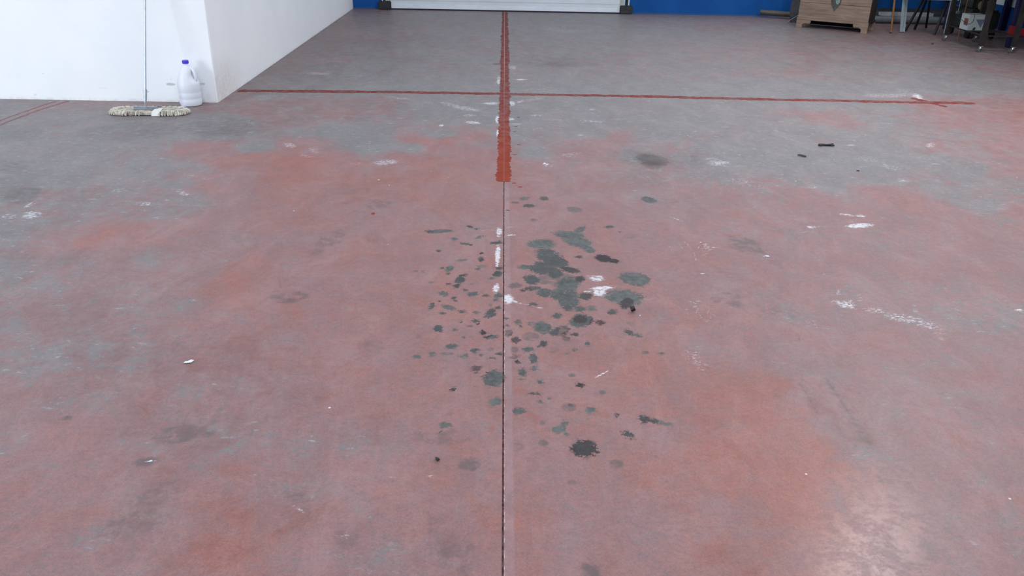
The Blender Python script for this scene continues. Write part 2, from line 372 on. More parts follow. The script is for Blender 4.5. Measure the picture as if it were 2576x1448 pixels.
OIL_SPOTS = [
    (0.184,3.735,0.071,0.062,-162,0.35,1.00), (0.327,3.861,0.083,0.053,164,0.35,1.00), (0.361,3.770,0.083,0.061,129,0.35,1.00), 
    (0.400,3.682,0.057,0.031,112,0.35,1.00), (0.389,3.940,0.057,0.024,-120,0.35,1.00), (0.216,3.573,0.112,0.061,105,0.45,1.00), 
    (0.179,3.443,0.076,0.062,78,0.50,1.00), (0.098,3.448,0.035,0.028,-171,0.35,0.80), (0.258,3.509,0.076,0.038,102,0.50,1.00), 
    (0.302,3.424,0.051,0.029,132,0.70,0.90), (0.232,3.384,0.055,0.034,83,0.50,0.90), (0.122,3.313,0.052,0.035,100,0.50,1.00), 
    (0.279,3.267,0.079,0.048,82,0.40,1.00), (0.174,3.180,0.044,0.035,80,0.42,1.00), (0.231,3.168,0.062,0.035,84,0.40,1.00), 
    (0.274,3.116,0.088,0.046,83,0.42,1.00), (0.347,3.152,0.038,0.029,75,0.60,1.00), (0.263,3.038,0.032,0.022,80,0.45,1.00), 
    (0.313,3.027,0.029,0.026,50,0.42,0.90), (0.359,3.035,0.028,0.022,72,0.35,0.80), (0.052,3.246,0.030,0.028,-157,0.50,0.60), 
    (0.083,3.198,0.015,0.014,-159,0.80,0.90), (0.125,3.220,0.036,0.022,-175,0.45,0.70), (0.258,3.310,0.094,0.085,-145,0.60,0.45), 
    (0.338,3.328,0.033,0.024,77,0.70,0.60), (0.192,3.322,0.074,0.048,83,0.45,0.45), (0.467,3.566,0.050,0.039,118,1.00,1.00), 
    (0.512,3.535,0.032,0.025,124,1.00,1.00), (0.352,3.578,0.019,0.017,46,0.70,0.90), (0.583,3.336,0.077,0.067,103,0.35,1.00), 
    (0.512,3.144,0.083,0.076,168,0.35,1.00), (0.512,3.084,0.056,0.025,-108,0.75,0.90), (0.445,3.003,0.027,0.019,73,0.50,1.00), 
    (0.385,2.907,0.023,0.018,83,0.90,0.90), (0.489,2.829,0.025,0.017,100,0.45,1.00), (0.518,2.810,0.021,0.016,118,0.40,1.00), 
    (0.502,2.905,0.022,0.018,59,0.40,0.40), (0.315,2.731,0.020,0.010,82,0.45,1.00), (0.279,2.806,0.021,0.012,-175,0.80,0.90), 
    (0.310,2.923,0.061,0.046,61,0.45,1.00), (0.306,2.934,0.034,0.027,73,0.80,0.60), (0.214,2.962,0.029,0.018,83,0.42,1.00), 
    (0.152,2.859,0.052,0.039,101,0.38,1.00), (0.217,2.833,0.050,0.033,-137,0.50,0.60), (0.104,2.785,0.042,0.037,78,0.50,0.40), 
    (0.239,2.767,0.026,0.016,121,0.50,0.60), (0.151,2.726,0.027,0.014,-99,0.60,1.00), (0.130,2.705,0.013,0.009,-174,0.50,1.00), 
    (0.091,2.683,0.023,0.020,-170,0.42,1.00), (0.109,2.622,0.036,0.018,87,0.45,1.00), (0.188,2.680,0.027,0.024,69,0.50,0.35), 
    (0.262,2.682,0.015,0.013,69,0.35,0.90), (0.234,2.655,0.011,0.008,-172,0.35,0.60), (0.040,2.681,0.024,0.019,85,0.80,0.50), 
    (0.039,2.625,0.020,0.016,85,0.70,0.60), (0.050,2.595,0.015,0.009,99,0.90,1.00), (0.046,2.756,0.027,0.018,87,0.70,0.90), 
    (0.020,2.816,0.031,0.018,88,0.60,0.60), (0.056,2.903,0.021,0.013,87,0.45,0.90), (0.066,2.868,0.013,0.006,88,0.50,0.90), 
    (0.107,2.893,0.017,0.013,81,0.35,0.80), (0.015,2.873,0.012,0.011,65,0.90,0.60), (0.012,2.932,0.014,0.011,-175,0.50,0.80), 
    (0.112,2.548,0.019,0.014,84,0.35,1.00), (0.066,2.519,0.027,0.015,87,0.42,1.00), (0.064,2.472,0.012,0.005,-177,0.35,0.60), 
    (0.241,2.504,0.013,0.011,68,0.35,0.80), (0.130,2.453,0.014,0.012,128,0.35,1.00), (0.264,2.436,0.015,0.013,126,1.00,1.00), 
    (0.120,3.065,0.021,0.020,60,0.50,0.90), (0.397,2.793,0.021,0.018,57,0.40,0.30), (0.526,2.670,0.014,0.011,-161,0.35,0.90), 
    (0.583,2.668,0.013,0.011,-147,0.35,0.90), (0.816,4.423,0.058,0.043,104,0.40,0.90), (0.541,3.982,0.027,0.021,-160,0.40,1.00), 
    (0.588,3.910,0.012,0.009,65,0.40,0.80), (0.633,3.855,0.050,0.037,-164,0.40,0.30), (0.384,4.242,0.046,0.041,118,0.35,0.70), 
    (0.135,4.290,0.035,0.029,-167,0.50,1.00), (0.223,4.418,0.038,0.026,82,0.45,0.90), (0.115,4.412,0.037,0.027,60,0.35,0.80), 
    (0.061,4.339,0.021,0.016,-172,0.45,0.70), (0.155,4.071,0.020,0.018,-157,0.45,0.60), (0.022,4.209,0.011,0.010,70,0.90,0.80), 
    (-0.367,3.875,0.026,0.025,153,0.50,1.00), (-0.313,3.885,0.054,0.027,-167,0.38,1.00), (-0.175,3.955,0.022,0.013,139,0.55,1.00), 
    (-0.139,3.925,0.017,0.014,-176,0.45,1.00), (-0.118,3.809,0.027,0.017,-132,0.35,1.00), (-0.242,3.785,0.020,0.016,94,0.35,1.00), 
    (-0.186,3.721,0.027,0.015,163,0.45,1.00), (-0.159,3.711,0.011,0.009,91,0.90,1.00), (-0.036,3.739,0.032,0.018,-176,0.60,1.00), 
    (-0.020,3.754,0.020,0.009,89,0.60,1.00), (-0.308,3.625,0.022,0.012,95,0.45,1.00), (-0.105,3.603,0.011,0.010,-173,0.80,1.00), 
    (-0.104,3.533,0.026,0.013,91,0.65,1.00), (-0.193,3.520,0.031,0.011,-163,0.50,0.60), (-0.099,3.452,0.021,0.016,-177,0.35,0.70), 
    (-0.117,3.417,0.014,0.011,91,0.45,0.90), (-0.244,3.420,0.033,0.017,84,0.38,1.00), (-0.278,3.423,0.014,0.012,98,0.35,0.90), 
    (-0.247,3.367,0.018,0.009,94,0.38,1.00), (-0.392,3.387,0.012,0.011,171,0.35,0.80), (-0.361,3.385,0.014,0.009,97,0.35,0.70), 
    (-0.191,3.295,0.042,0.022,-100,0.60,1.00), (-0.203,3.237,0.028,0.016,-106,0.60,1.00), (-0.179,3.346,0.025,0.014,-146,0.35,0.70), 
    (-0.239,3.256,0.011,0.009,179,0.90,0.80), (-0.315,3.269,0.012,0.010,103,0.35,0.70), (-0.139,3.256,0.013,0.012,94,0.35,0.60), 
    (-0.027,3.367,0.030,0.024,87,0.55,1.00), (-0.021,3.436,0.020,0.015,88,0.60,0.90), (-0.050,3.318,0.016,0.012,-176,0.35,0.90), 
    (-0.254,3.155,0.024,0.021,99,0.42,1.00), (-0.163,3.196,0.012,0.011,94,0.42,0.90), (-0.129,3.156,0.031,0.021,-145,0.42,1.00), 
    (-0.074,3.141,0.015,0.012,-176,0.60,0.90), (-0.022,3.146,0.022,0.020,83,0.42,1.00), (-0.033,3.100,0.017,0.011,89,0.42,0.90), 
    (-0.205,3.114,0.015,0.014,103,0.50,1.00), (-0.202,3.088,0.016,0.011,94,0.42,1.00), (-0.266,3.082,0.007,0.006,114,0.90,0.90), 
    (-0.294,3.040,0.031,0.015,-101,0.42,1.00), (-0.220,3.023,0.039,0.019,141,0.38,0.90), (-0.168,2.990,0.019,0.013,161,0.42,1.00), 
    (-0.244,2.972,0.013,0.011,175,0.50,1.00), (-0.112,2.983,0.011,0.011,92,0.42,0.90), (-0.055,3.054,0.012,0.012,-164,0.42,0.70), 
    (-0.051,2.978,0.045,0.021,-99,0.50,1.00), (-0.067,2.947,0.019,0.016,89,0.45,1.00), (-0.021,3.029,0.016,0.013,87,0.50,1.00), 
    (-0.110,2.910,0.019,0.014,112,0.50,1.00), (-0.099,2.883,0.008,0.005,91,0.90,1.00), (-0.167,2.908,0.014,0.008,-102,0.60,1.00), 
    (-0.132,2.863,0.014,0.008,-178,0.42,0.80), (-0.251,2.836,0.029,0.019,104,0.50,1.00), (-0.188,2.829,0.012,0.010,95,0.35,0.90), 
    (-0.078,2.813,0.016,0.012,115,0.90,1.00), (-0.152,2.770,0.009,0.008,178,0.42,0.80), (-0.048,2.775,0.030,0.017,-163,0.42,1.00), 
    (-0.322,2.778,0.027,0.016,97,0.50,0.25), (-0.190,2.701,0.027,0.018,-169,0.38,1.00), (-0.105,2.670,0.019,0.017,93,0.42,1.00), 
    (-0.086,2.637,0.011,0.008,-178,0.42,1.00), (-0.047,2.679,0.019,0.015,89,0.60,0.50), (-0.016,2.647,0.015,0.011,-176,0.50,1.00), 
    (-0.041,2.616,0.015,0.009,-178,0.42,1.00), (-0.143,2.630,0.017,0.015,177,0.35,1.00), (-0.262,2.637,0.019,0.014,98,0.35,0.80), 
    (-0.315,2.621,0.017,0.015,167,0.35,1.00), (-0.207,2.644,0.029,0.014,-179,0.35,0.45), (-0.095,2.536,0.026,0.019,92,0.80,0.80), 
    (-0.034,2.474,0.057,0.042,84,0.40,1.00), (-0.171,2.404,0.011,0.010,167,0.60,1.00), (-0.094,2.419,0.008,0.004,-178,0.42,0.70), 
    (-0.170,2.399,0.012,0.011,101,0.75,1.00), (-0.028,2.325,0.031,0.021,-109,0.30,1.00), (0.050,2.271,0.023,0.022,-167,0.40,1.00), 
    (0.074,2.270,0.011,0.007,-176,0.35,1.00), (0.110,2.378,0.020,0.009,175,0.50,1.00), (0.154,2.350,0.009,0.007,80,0.35,0.90), 
    (0.124,2.330,0.013,0.009,-175,0.42,0.70), (0.337,2.394,0.015,0.010,76,0.35,0.70), (0.216,2.299,0.031,0.028,60,0.65,0.40), 
    (0.223,2.313,0.012,0.011,-145,0.60,0.60), (0.287,2.280,0.020,0.017,62,0.32,1.00), (0.369,2.253,0.012,0.009,68,0.70,1.00), 
    (0.453,2.236,0.026,0.020,104,0.60,1.00), (0.507,2.215,0.036,0.015,158,0.30,0.80), (0.392,2.149,0.022,0.017,141,0.60,1.00), 
    (0.176,2.173,0.025,0.018,-141,0.30,1.00), (0.194,2.198,0.017,0.013,78,0.30,1.00), (0.198,2.144,0.013,0.007,100,0.30,1.00), 
    (0.246,2.073,0.045,0.039,80,0.75,1.00), (0.283,2.056,0.011,0.009,-165,0.70,1.00), (-0.180,2.188,0.020,0.018,170,0.32,1.00), 
    (-0.193,2.154,0.022,0.003,-126,0.32,1.00), (-0.099,1.987,0.039,0.037,107,0.65,0.40), (0.335,1.997,0.026,0.023,47,0.55,0.45), 
    (0.123,2.098,0.020,0.017,-169,0.35,0.45), (0.124,2.207,0.016,0.013,81,0.35,0.45), (0.198,1.909,0.017,0.015,-152,0.40,0.35), 
    (-0.126,2.120,0.021,0.015,179,0.40,0.25), (-0.269,2.123,0.053,0.031,-169,0.50,0.30), (-0.170,2.253,0.021,0.012,-135,0.50,0.25), 
    (0.217,1.560,0.036,0.031,64,0.50,0.45), (0.964,5.229,0.139,0.102,99,0.70,0.55), (0.945,5.111,0.099,0.069,104,0.70,0.50), 
    (0.559,8.698,0.190,0.141,74,0.50,0.35), (-0.068,8.656,0.070,0.057,79,0.60,0.60), (-1.372,2.200,0.020,0.011,117,0.70,0.50), 
    (-0.167,2.121,0.092,0.046,-169,0.50,0.30), (1.134,2.791,0.011,0.007,55,0.60,0.80), (-0.937,3.107,0.077,0.023,102,0.60,0.35), 
    (-0.910,3.146,0.040,0.016,105,0.60,0.45), (-0.890,3.063,0.035,0.016,106,0.60,0.45), (-0.872,3.148,0.036,0.019,107,0.60,0.45), 
    (-0.848,3.064,0.035,0.019,107,0.60,0.45), (-0.827,3.118,0.039,0.013,103,0.60,0.40), (-0.972,3.117,0.040,0.013,105,0.60,0.40), 
    (-0.900,3.733,0.196,0.016,94,0.50,0.30), (-0.862,3.734,0.206,0.016,93,0.50,0.30), (-0.819,3.762,0.179,0.016,93,0.50,0.30), 
    (-0.781,3.764,0.149,0.014,92,0.50,0.28), (-0.901,3.558,0.094,0.026,98,0.50,0.28), (-0.862,3.376,0.097,0.028,100,0.50,0.20), 
    (1.125,3.789,0.133,0.024,88,0.55,0.35), (1.158,3.748,0.147,0.024,88,0.55,0.40), (1.201,3.740,0.146,0.021,88,0.55,0.38), 
    (1.241,3.731,0.129,0.021,87,0.55,0.38), (1.272,3.522,0.140,0.035,90,0.50,0.22), (0.962,3.169,0.071,0.046,-165,0.60,0.30), 
    (0.968,3.092,0.048,0.039,150,0.60,0.35), (0.898,3.147,0.058,0.029,78,0.60,0.30), (1.007,3.082,0.048,0.025,68,0.60,0.30), 
    (1.103,3.040,0.082,0.052,136,0.50,0.25), (1.029,2.374,0.124,0.026,90,0.50,0.30), (1.137,2.427,0.088,0.016,86,0.60,0.40), 
    (1.148,2.328,0.094,0.019,86,0.60,0.35), (1.147,2.190,0.109,0.016,89,0.60,0.35), (1.125,2.044,0.086,0.011,86,0.65,0.40), 
    (1.123,1.995,0.033,0.011,84,0.60,0.35), (0.990,2.144,0.070,0.012,92,0.50,0.22), (1.282,2.237,0.037,0.010,173,0.60,0.30), 
    (-0.482,2.694,0.063,0.056,130,0.40,0.25), (-0.686,4.266,0.096,0.082,69,0.50,0.30), (-0.534,3.572,0.086,0.046,-151,0.40,0.20), 
    (-0.636,3.770,0.078,0.053,177,0.40,0.20), (0.624,4.964,0.101,0.066,-169,0.40,0.15), (1.079,2.145,0.046,0.023,139,0.40,0.20), 
    (-0.574,1.840,0.052,0.036,140,0.50,0.30), (-0.999,2.126,0.090,0.068,-146,0.50,0.35), (-1.041,1.985,0.043,0.029,-166,0.50,0.40), 
    (-0.914,2.127,0.043,0.032,136,0.40,0.30), (-0.953,1.843,0.090,0.055,-140,0.35,0.30), (-0.977,1.713,0.112,0.068,-156,0.35,0.30), 
    (-0.408,1.676,0.047,0.039,125,0.45,0.30), (-0.161,1.694,0.091,0.052,95,0.40,0.25), (-0.115,1.608,0.084,0.060,95,0.40,0.30), 
    (0.042,2.084,0.041,0.030,86,0.50,0.30), (0.115,2.106,0.042,0.036,76,0.50,0.20), (-3.277,5.577,0.234,0.213,127,0.50,0.25), 
    (-2.612,5.730,0.397,0.283,-178,0.50,0.30), (-2.023,5.885,0.383,0.295,-174,0.45,0.30), (-2.629,4.338,0.172,0.110,106,0.50,0.40), 
    (-2.989,4.844,0.198,0.116,135,0.40,0.30), (0.213,3.711,0.071,0.002,90,0.90,0.50), (0.218,3.577,0.084,0.002,92,0.90,0.50), 
    (0.231,3.125,0.068,0.002,90,0.90,0.50), (0.245,2.867,0.052,0.002,93,0.95,0.54), (0.187,3.694,0.042,0.007,-177,0.80,0.40), 
]
RUST_SPOTS = [
    (0.102,2.224,0.025,0.015,90), (0.086,2.247,0.022,0.011,80), (0.083,2.383,0.018,0.009,87), (0.059,2.390,0.024,0.018,-176), 
    (0.303,2.263,0.018,0.014,155), (0.328,2.252,0.023,0.012,161), (-0.035,2.171,0.015,0.011,90), (-0.101,2.871,0.010,0.006,91), 
    (0.099,4.672,0.019,0.015,-169), (0.183,4.730,0.029,0.015,-174), (0.075,4.640,0.015,0.014,69), (0.005,2.327,0.024,0.005,89), 
]
WHITE_SCUFFS = [
    (-0.028,3.592,0.145,0.015,89,1.00), (-0.031,3.474,0.046,0.011,90,0.80), (-0.032,3.219,0.051,0.017,86,1.00), (0.019,3.111,0.054,0.027,89,1.00), 
    (0.038,3.092,0.035,0.019,137,0.70), (-0.023,3.893,0.066,0.018,91,0.90), (-0.026,3.838,0.033,0.012,90,0.80), (-0.085,3.901,0.062,0.031,-149,0.45), 
    (0.034,3.957,0.042,0.015,-147,0.60), (0.037,3.846,0.032,0.011,-168,0.90), (0.087,3.064,0.043,0.011,158,0.60), (0.149,3.033,0.029,0.007,170,0.70), 
    (0.414,3.334,0.041,0.036,-137,0.90), (0.426,3.235,0.064,0.024,-168,0.95), (0.410,3.190,0.049,0.034,76,0.95), (0.390,3.347,0.044,0.035,122,0.50), 
    (0.362,3.196,0.031,0.012,-176,0.80), (0.251,3.627,0.040,0.019,85,0.50), (1.870,4.060,0.095,0.037,-163,1.00), (1.868,4.225,0.065,0.021,156,0.80), 
    (1.938,4.209,0.028,0.020,56,0.90), (1.602,4.025,0.030,0.023,-161,1.00), (1.655,4.033,0.040,0.022,-165,0.40), (1.845,4.119,0.044,0.012,-175,0.60), 
    (0.263,5.090,0.036,0.023,92,1.00), (0.294,5.056,0.056,0.043,-167,0.50), (1.253,3.616,0.015,0.010,148,1.00), (0.349,2.514,0.046,0.004,-136,1.00), 
    (0.402,2.543,0.016,0.004,-133,0.60), (0.376,1.827,0.042,0.003,90,0.80), (0.375,1.805,0.016,0.002,90,0.90), (0.994,3.731,0.075,0.041,78,0.55), 
    (0.952,3.629,0.073,0.033,79,0.40), (0.805,3.436,0.024,0.017,62,0.50), (0.899,3.404,0.015,0.007,-174,0.80), (0.713,3.047,0.053,0.005,79,0.35), 
    (0.867,2.961,0.044,0.005,76,0.40), (0.697,2.665,0.050,0.042,-174,0.50), (0.707,2.607,0.063,0.042,123,0.50), (0.712,2.565,0.029,0.022,75,0.45), 
    (1.150,2.952,0.057,0.030,110,0.45), (1.243,2.920,0.043,0.031,101,0.50), (1.225,2.937,0.032,0.022,87,0.50), (1.125,3.005,0.057,0.025,116,0.35), 
    (1.451,3.224,0.049,0.032,43,0.60), (1.433,3.107,0.062,0.050,158,0.75), (1.524,3.167,0.089,0.046,58,0.45), (1.537,3.054,0.064,0.039,178,0.60), 
    (1.623,2.984,0.090,0.055,167,0.65), (1.697,2.934,0.073,0.062,126,0.60), (1.705,2.849,0.072,0.037,89,0.50), (1.721,2.785,0.060,0.017,-96,0.40), 
    (1.833,2.853,0.098,0.019,70,0.30), (2.152,3.073,0.032,0.009,-134,1.00), (2.197,3.131,0.091,0.009,54,0.50), (1.678,2.318,0.012,0.009,38,0.90), 
    (-2.427,4.029,0.079,0.061,118,0.75), (-2.515,4.179,0.068,0.030,-97,0.70), (-2.530,3.995,0.075,0.046,144,0.60), (-1.790,4.415,0.085,0.028,129,0.70), 
    (-1.813,4.449,0.059,0.021,111,0.60), (-1.926,4.227,0.066,0.043,166,0.65), (-2.150,4.432,0.069,0.060,-170,0.50), 
    (-2.250,4.173,0.049,0.016,125,0.40), (-1.859,4.745,0.076,0.057,151,0.50), (-1.742,4.674,0.058,0.043,159,0.50), 
    (-1.913,4.973,0.062,0.040,-123,0.40), (-2.173,5.080,0.093,0.047,-156,0.35), (-1.434,5.438,0.102,0.049,127,0.70), 
    (-1.251,5.322,0.109,0.044,125,0.60), (-1.274,5.189,0.087,0.034,144,0.60), (-0.749,5.075,0.114,0.076,-148,0.70), 
    (-0.917,5.030,0.074,0.052,177,0.50), (0.425,5.309,0.083,0.072,-143,0.55), (0.481,5.361,0.060,0.051,60,0.50), (-0.061,7.741,0.169,0.026,90,0.95), 
    (-0.051,7.934,0.098,0.030,89,0.80), (-0.077,8.678,0.185,0.033,90,0.55), (-0.050,6.269,0.153,0.021,90,0.95), (-0.046,5.848,0.136,0.011,90,1.00), 
    (0.057,6.277,0.051,0.030,87,0.80), (0.094,6.129,0.048,0.037,-169,0.70), (0.085,8.468,0.177,0.048,89,0.70), (0.154,7.856,0.068,0.048,-168,1.00), 
    (0.064,6.831,0.120,0.033,89,0.80), (0.240,6.997,0.188,0.056,-133,0.55), (0.138,6.912,0.090,0.032,-113,0.70), (-0.110,6.817,0.085,0.059,-171,0.80), 
    (-0.314,6.626,0.191,0.083,143,0.65), (-0.450,6.760,0.168,0.057,139,0.60), (-0.234,6.155,0.085,0.056,148,0.80), 
    (-0.273,6.383,0.074,0.053,-173,0.60), (-0.465,6.053,0.051,0.022,85,0.90), (-0.859,6.938,0.079,0.062,-177,0.60), 
    (-0.949,6.993,0.066,0.047,-177,0.60), (0.341,6.298,0.184,0.051,171,0.50), (0.674,6.258,0.151,0.039,175,0.60), (0.254,6.422,0.075,0.053,-169,0.60), 
    (0.897,6.338,0.094,0.051,-170,0.50), (0.547,5.832,0.047,0.039,63,0.60), (0.713,6.663,0.072,0.038,80,0.60), (3.689,7.362,0.213,0.042,-109,1.00), 
    (3.661,7.582,0.250,0.107,85,0.50), (3.430,7.425,0.309,0.130,-168,0.60), (3.279,7.497,0.209,0.123,-154,0.40), (0.684,11.277,0.368,0.226,134,0.50), 
    (0.940,11.200,0.271,0.179,-162,0.50), (0.546,10.076,0.193,0.120,-166,0.30), (2.807,9.619,0.174,0.066,118,0.50), 
    (3.804,11.509,0.514,0.062,-93,0.45), (3.873,11.909,0.279,0.059,81,0.50), (2.154,8.565,0.171,0.086,-167,0.30), (5.668,9.939,0.224,0.114,91,0.55), 
    (5.739,10.640,0.139,0.074,-142,0.40), (-1.765,7.969,0.179,0.091,161,0.60), (-1.380,7.906,0.158,0.073,164,0.50), 
    (-1.740,7.496,0.140,0.089,-179,0.35), (-2.004,6.890,0.228,0.130,-121,0.50), (-1.783,7.066,0.134,0.095,176,0.40), 
    (0.253,7.409,0.123,0.102,-159,0.50), (0.825,7.459,0.213,0.106,175,0.40), (1.395,5.182,0.119,0.064,-154,0.70), (1.364,5.271,0.083,0.054,-163,0.60), 
    (1.477,5.097,0.108,0.067,-163,0.40), (1.427,4.803,0.140,0.083,166,0.50), (1.493,4.691,0.114,0.080,169,0.45), (1.543,4.619,0.090,0.062,169,0.40), 
    (1.831,4.708,0.099,0.045,-171,0.50), (2.415,5.333,0.114,0.091,100,0.50), (2.499,5.155,0.107,0.088,99,0.50), (2.446,4.858,0.080,0.048,43,0.60), 
    (3.024,5.721,0.100,0.040,58,0.70), (2.442,5.684,0.055,0.035,-143,0.70), (3.094,6.061,0.173,0.063,111,0.40), (3.343,6.019,0.205,0.083,107,0.35), 
    (3.264,5.580,0.314,0.065,90,0.35), (2.981,6.360,0.132,0.050,-170,0.50), (2.467,7.101,0.143,0.039,-173,0.40), (-0.712,1.926,0.020,0.008,161,0.50), 
    (-0.727,1.899,0.038,0.011,145,0.40), (-0.555,1.783,0.047,0.008,148,0.60), (-0.634,1.839,0.068,0.011,148,0.35), (-0.408,1.676,0.036,0.018,147,0.50), 
    (-0.345,1.669,0.032,0.012,171,0.50), (-0.207,1.934,0.018,0.015,174,0.50), (-0.314,1.924,0.036,0.017,161,0.35), (-0.904,2.026,0.017,0.010,171,0.50), 
    (-1.030,1.985,0.006,0.004,-136,1.00), (-0.810,2.146,0.007,0.005,119,0.80), (0.912,4.120,0.059,0.008,132,0.70), (1.005,4.380,0.058,0.042,60,0.45), 
    (1.025,4.315,0.042,0.029,63,0.40), (0.781,4.370,0.132,0.041,173,0.30), (0.531,4.531,0.138,0.057,-175,0.25), (0.340,3.558,0.023,0.019,-162,0.40), 
    (1.443,3.349,0.057,0.025,123,0.35), (1.449,3.414,0.038,0.013,125,0.50), (0.776,3.119,0.009,0.004,74,0.62), (0.780,3.116,0.009,0.004,74,0.62), 
    (0.785,3.113,0.009,0.004,74,0.62), (0.790,3.109,0.009,0.004,74,0.62), (0.794,3.106,0.009,0.004,73,0.62), (0.799,3.103,0.009,0.004,73,0.62), 
    (0.804,3.099,0.009,0.004,73,0.62), (0.798,3.087,0.009,0.004,73,0.62), (0.793,3.076,0.009,0.004,73,0.62), (0.788,3.064,0.008,0.004,73,0.62), 
    (0.783,3.052,0.008,0.004,73,0.62), (0.789,3.056,0.008,0.004,73,0.62), (0.794,3.060,0.008,0.004,73,0.62), (0.800,3.064,0.009,0.004,73,0.62), 
    (0.806,3.068,0.009,0.004,73,0.62), (0.805,3.056,0.008,0.004,73,0.62), (0.803,3.044,0.008,0.004,73,0.62), (0.801,3.031,0.008,0.004,73,0.62), 
    (0.800,3.019,0.008,0.004,73,0.62), (0.798,3.007,0.008,0.004,73,0.62), (0.798,2.997,0.008,0.004,73,0.62), (0.798,2.987,0.008,0.004,73,0.62), 
    (0.798,2.977,0.008,0.004,72,0.62), (0.798,2.968,0.008,0.004,72,0.62), (0.801,2.959,0.008,0.004,72,0.62), (0.804,2.951,0.008,0.004,72,0.62), 
    (0.806,2.943,0.008,0.004,72,0.62), (0.809,2.934,0.008,0.004,72,0.62), (0.815,2.938,0.008,0.004,72,0.62), (0.821,2.941,0.008,0.004,72,0.62), 
    (0.827,2.944,0.008,0.004,72,0.62), (0.831,2.956,0.008,0.004,72,0.62), (0.836,2.967,0.008,0.004,72,0.62), (0.841,2.979,0.008,0.004,72,0.62), 
    (0.838,2.987,0.008,0.004,72,0.62), (0.834,2.995,0.008,0.004,72,0.62), (0.831,3.003,0.008,0.004,72,0.62), (0.835,3.013,0.008,0.004,72,0.62), 
    (0.840,3.023,0.008,0.004,72,0.62), (0.844,3.034,0.008,0.004,72,0.62), (0.849,3.044,0.008,0.004,72,0.62), (0.846,3.052,0.008,0.004,72,0.62), 
    (0.842,3.061,0.009,0.004,72,0.62), (0.807,3.115,0.009,0.004,73,0.62), (0.814,3.116,0.009,0.004,73,0.62), (0.820,3.118,0.009,0.004,73,0.62), 
    (0.827,3.119,0.009,0.004,73,0.62), (0.829,3.111,0.009,0.004,73,0.62), (0.832,3.103,0.009,0.004,73,0.62), (0.740,3.056,0.008,0.004,74,0.62), 
    (0.744,3.050,0.008,0.004,74,0.62), (0.748,3.043,0.008,0.004,74,0.62), (0.752,3.037,0.008,0.004,74,0.62), (0.756,3.031,0.008,0.004,74,0.62), 
    (0.752,3.018,0.008,0.004,74,0.62), (0.748,3.006,0.008,0.004,74,0.62), (0.750,2.996,0.008,0.004,74,0.62), (0.752,2.986,0.008,0.004,73,0.62), 
    (0.855,2.971,0.008,0.004,71,0.62), (0.854,2.981,0.008,0.004,71,0.62), (0.854,2.990,0.008,0.004,72,0.62), (0.853,2.999,0.008,0.004,72,0.62), 
    (0.800,3.094,0.009,0.004,73,0.62), (0.799,3.082,0.009,0.004,73,0.62), (0.798,3.071,0.009,0.004,73,0.62), (0.797,3.060,0.008,0.004,73,0.62), 
    (0.796,3.048,0.008,0.004,73,0.62), (0.795,3.037,0.008,0.004,73,0.62), (0.791,3.024,0.008,0.004,73,0.62), (0.787,3.010,0.008,0.004,73,0.62), 
    (0.860,3.765,0.012,0.005,76,0.62), (0.861,3.748,0.012,0.005,76,0.62), (0.862,3.732,0.012,0.005,76,0.62), (0.864,3.715,0.012,0.005,76,0.62), 
    (0.866,3.701,0.012,0.005,75,0.62), (0.893,3.784,0.012,0.005,75,0.62), (0.896,3.775,0.012,0.005,75,0.62), (0.900,3.765,0.012,0.005,75,0.62), 
    (0.903,3.756,0.012,0.005,75,0.62), (0.906,3.747,0.012,0.005,75,0.62), (0.909,3.738,0.012,0.005,75,0.62), (0.906,3.717,0.012,0.005,75,0.62), 
    (0.903,3.696,0.012,0.005,75,0.62), (0.906,3.682,0.011,0.005,75,0.62), (0.910,3.668,0.011,0.005,75,0.62), (0.909,3.650,0.011,0.005,75,0.62), 
    (0.908,3.632,0.011,0.005,74,0.62), (0.907,3.613,0.011,0.005,74,0.62), (0.905,3.597,0.011,0.005,74,0.62), (0.904,3.581,0.011,0.005,74,0.62), 
    (0.902,3.565,0.011,0.005,74,0.62), (0.807,3.727,0.012,0.005,76,0.62), (0.809,3.711,0.012,0.005,76,0.62), (0.810,3.694,0.011,0.005,76,0.62), 
    (0.811,3.678,0.011,0.005,76,0.62), (0.810,3.662,0.011,0.005,76,0.62), (0.809,3.646,0.011,0.005,76,0.62), (0.948,3.761,0.012,0.005,74,0.62), 
    (0.956,3.770,0.012,0.005,74,0.62), (0.963,3.779,0.012,0.005,74,0.62), (0.970,3.787,0.012,0.005,74,0.62), (0.978,3.796,0.012,0.005,74,0.62), 
    (0.956,3.698,0.012,0.005,74,0.62), (0.959,3.684,0.012,0.005,74,0.62), (0.961,3.670,0.011,0.005,74,0.62), (0.963,3.656,0.011,0.005,74,0.62), 
    (0.967,3.650,0.011,0.005,74,0.62), (0.971,3.643,0.011,0.005,74,0.62), (0.975,3.636,0.011,0.005,74,0.62), (1.018,3.757,0.012,0.005,73,0.62), 
    (1.022,3.748,0.012,0.005,73,0.62), (1.026,3.739,0.012,0.005,73,0.62), (1.030,3.731,0.012,0.005,73,0.62), (1.034,3.722,0.012,0.005,73,0.62), 
    (1.029,3.705,0.012,0.005,73,0.62), (1.025,3.689,0.012,0.005,73,0.62), (0.955,3.740,0.012,0.005,74,0.62), (0.949,3.723,0.012,0.005,74,0.62), 
    (0.944,3.707,0.012,0.005,74,0.62), 
]


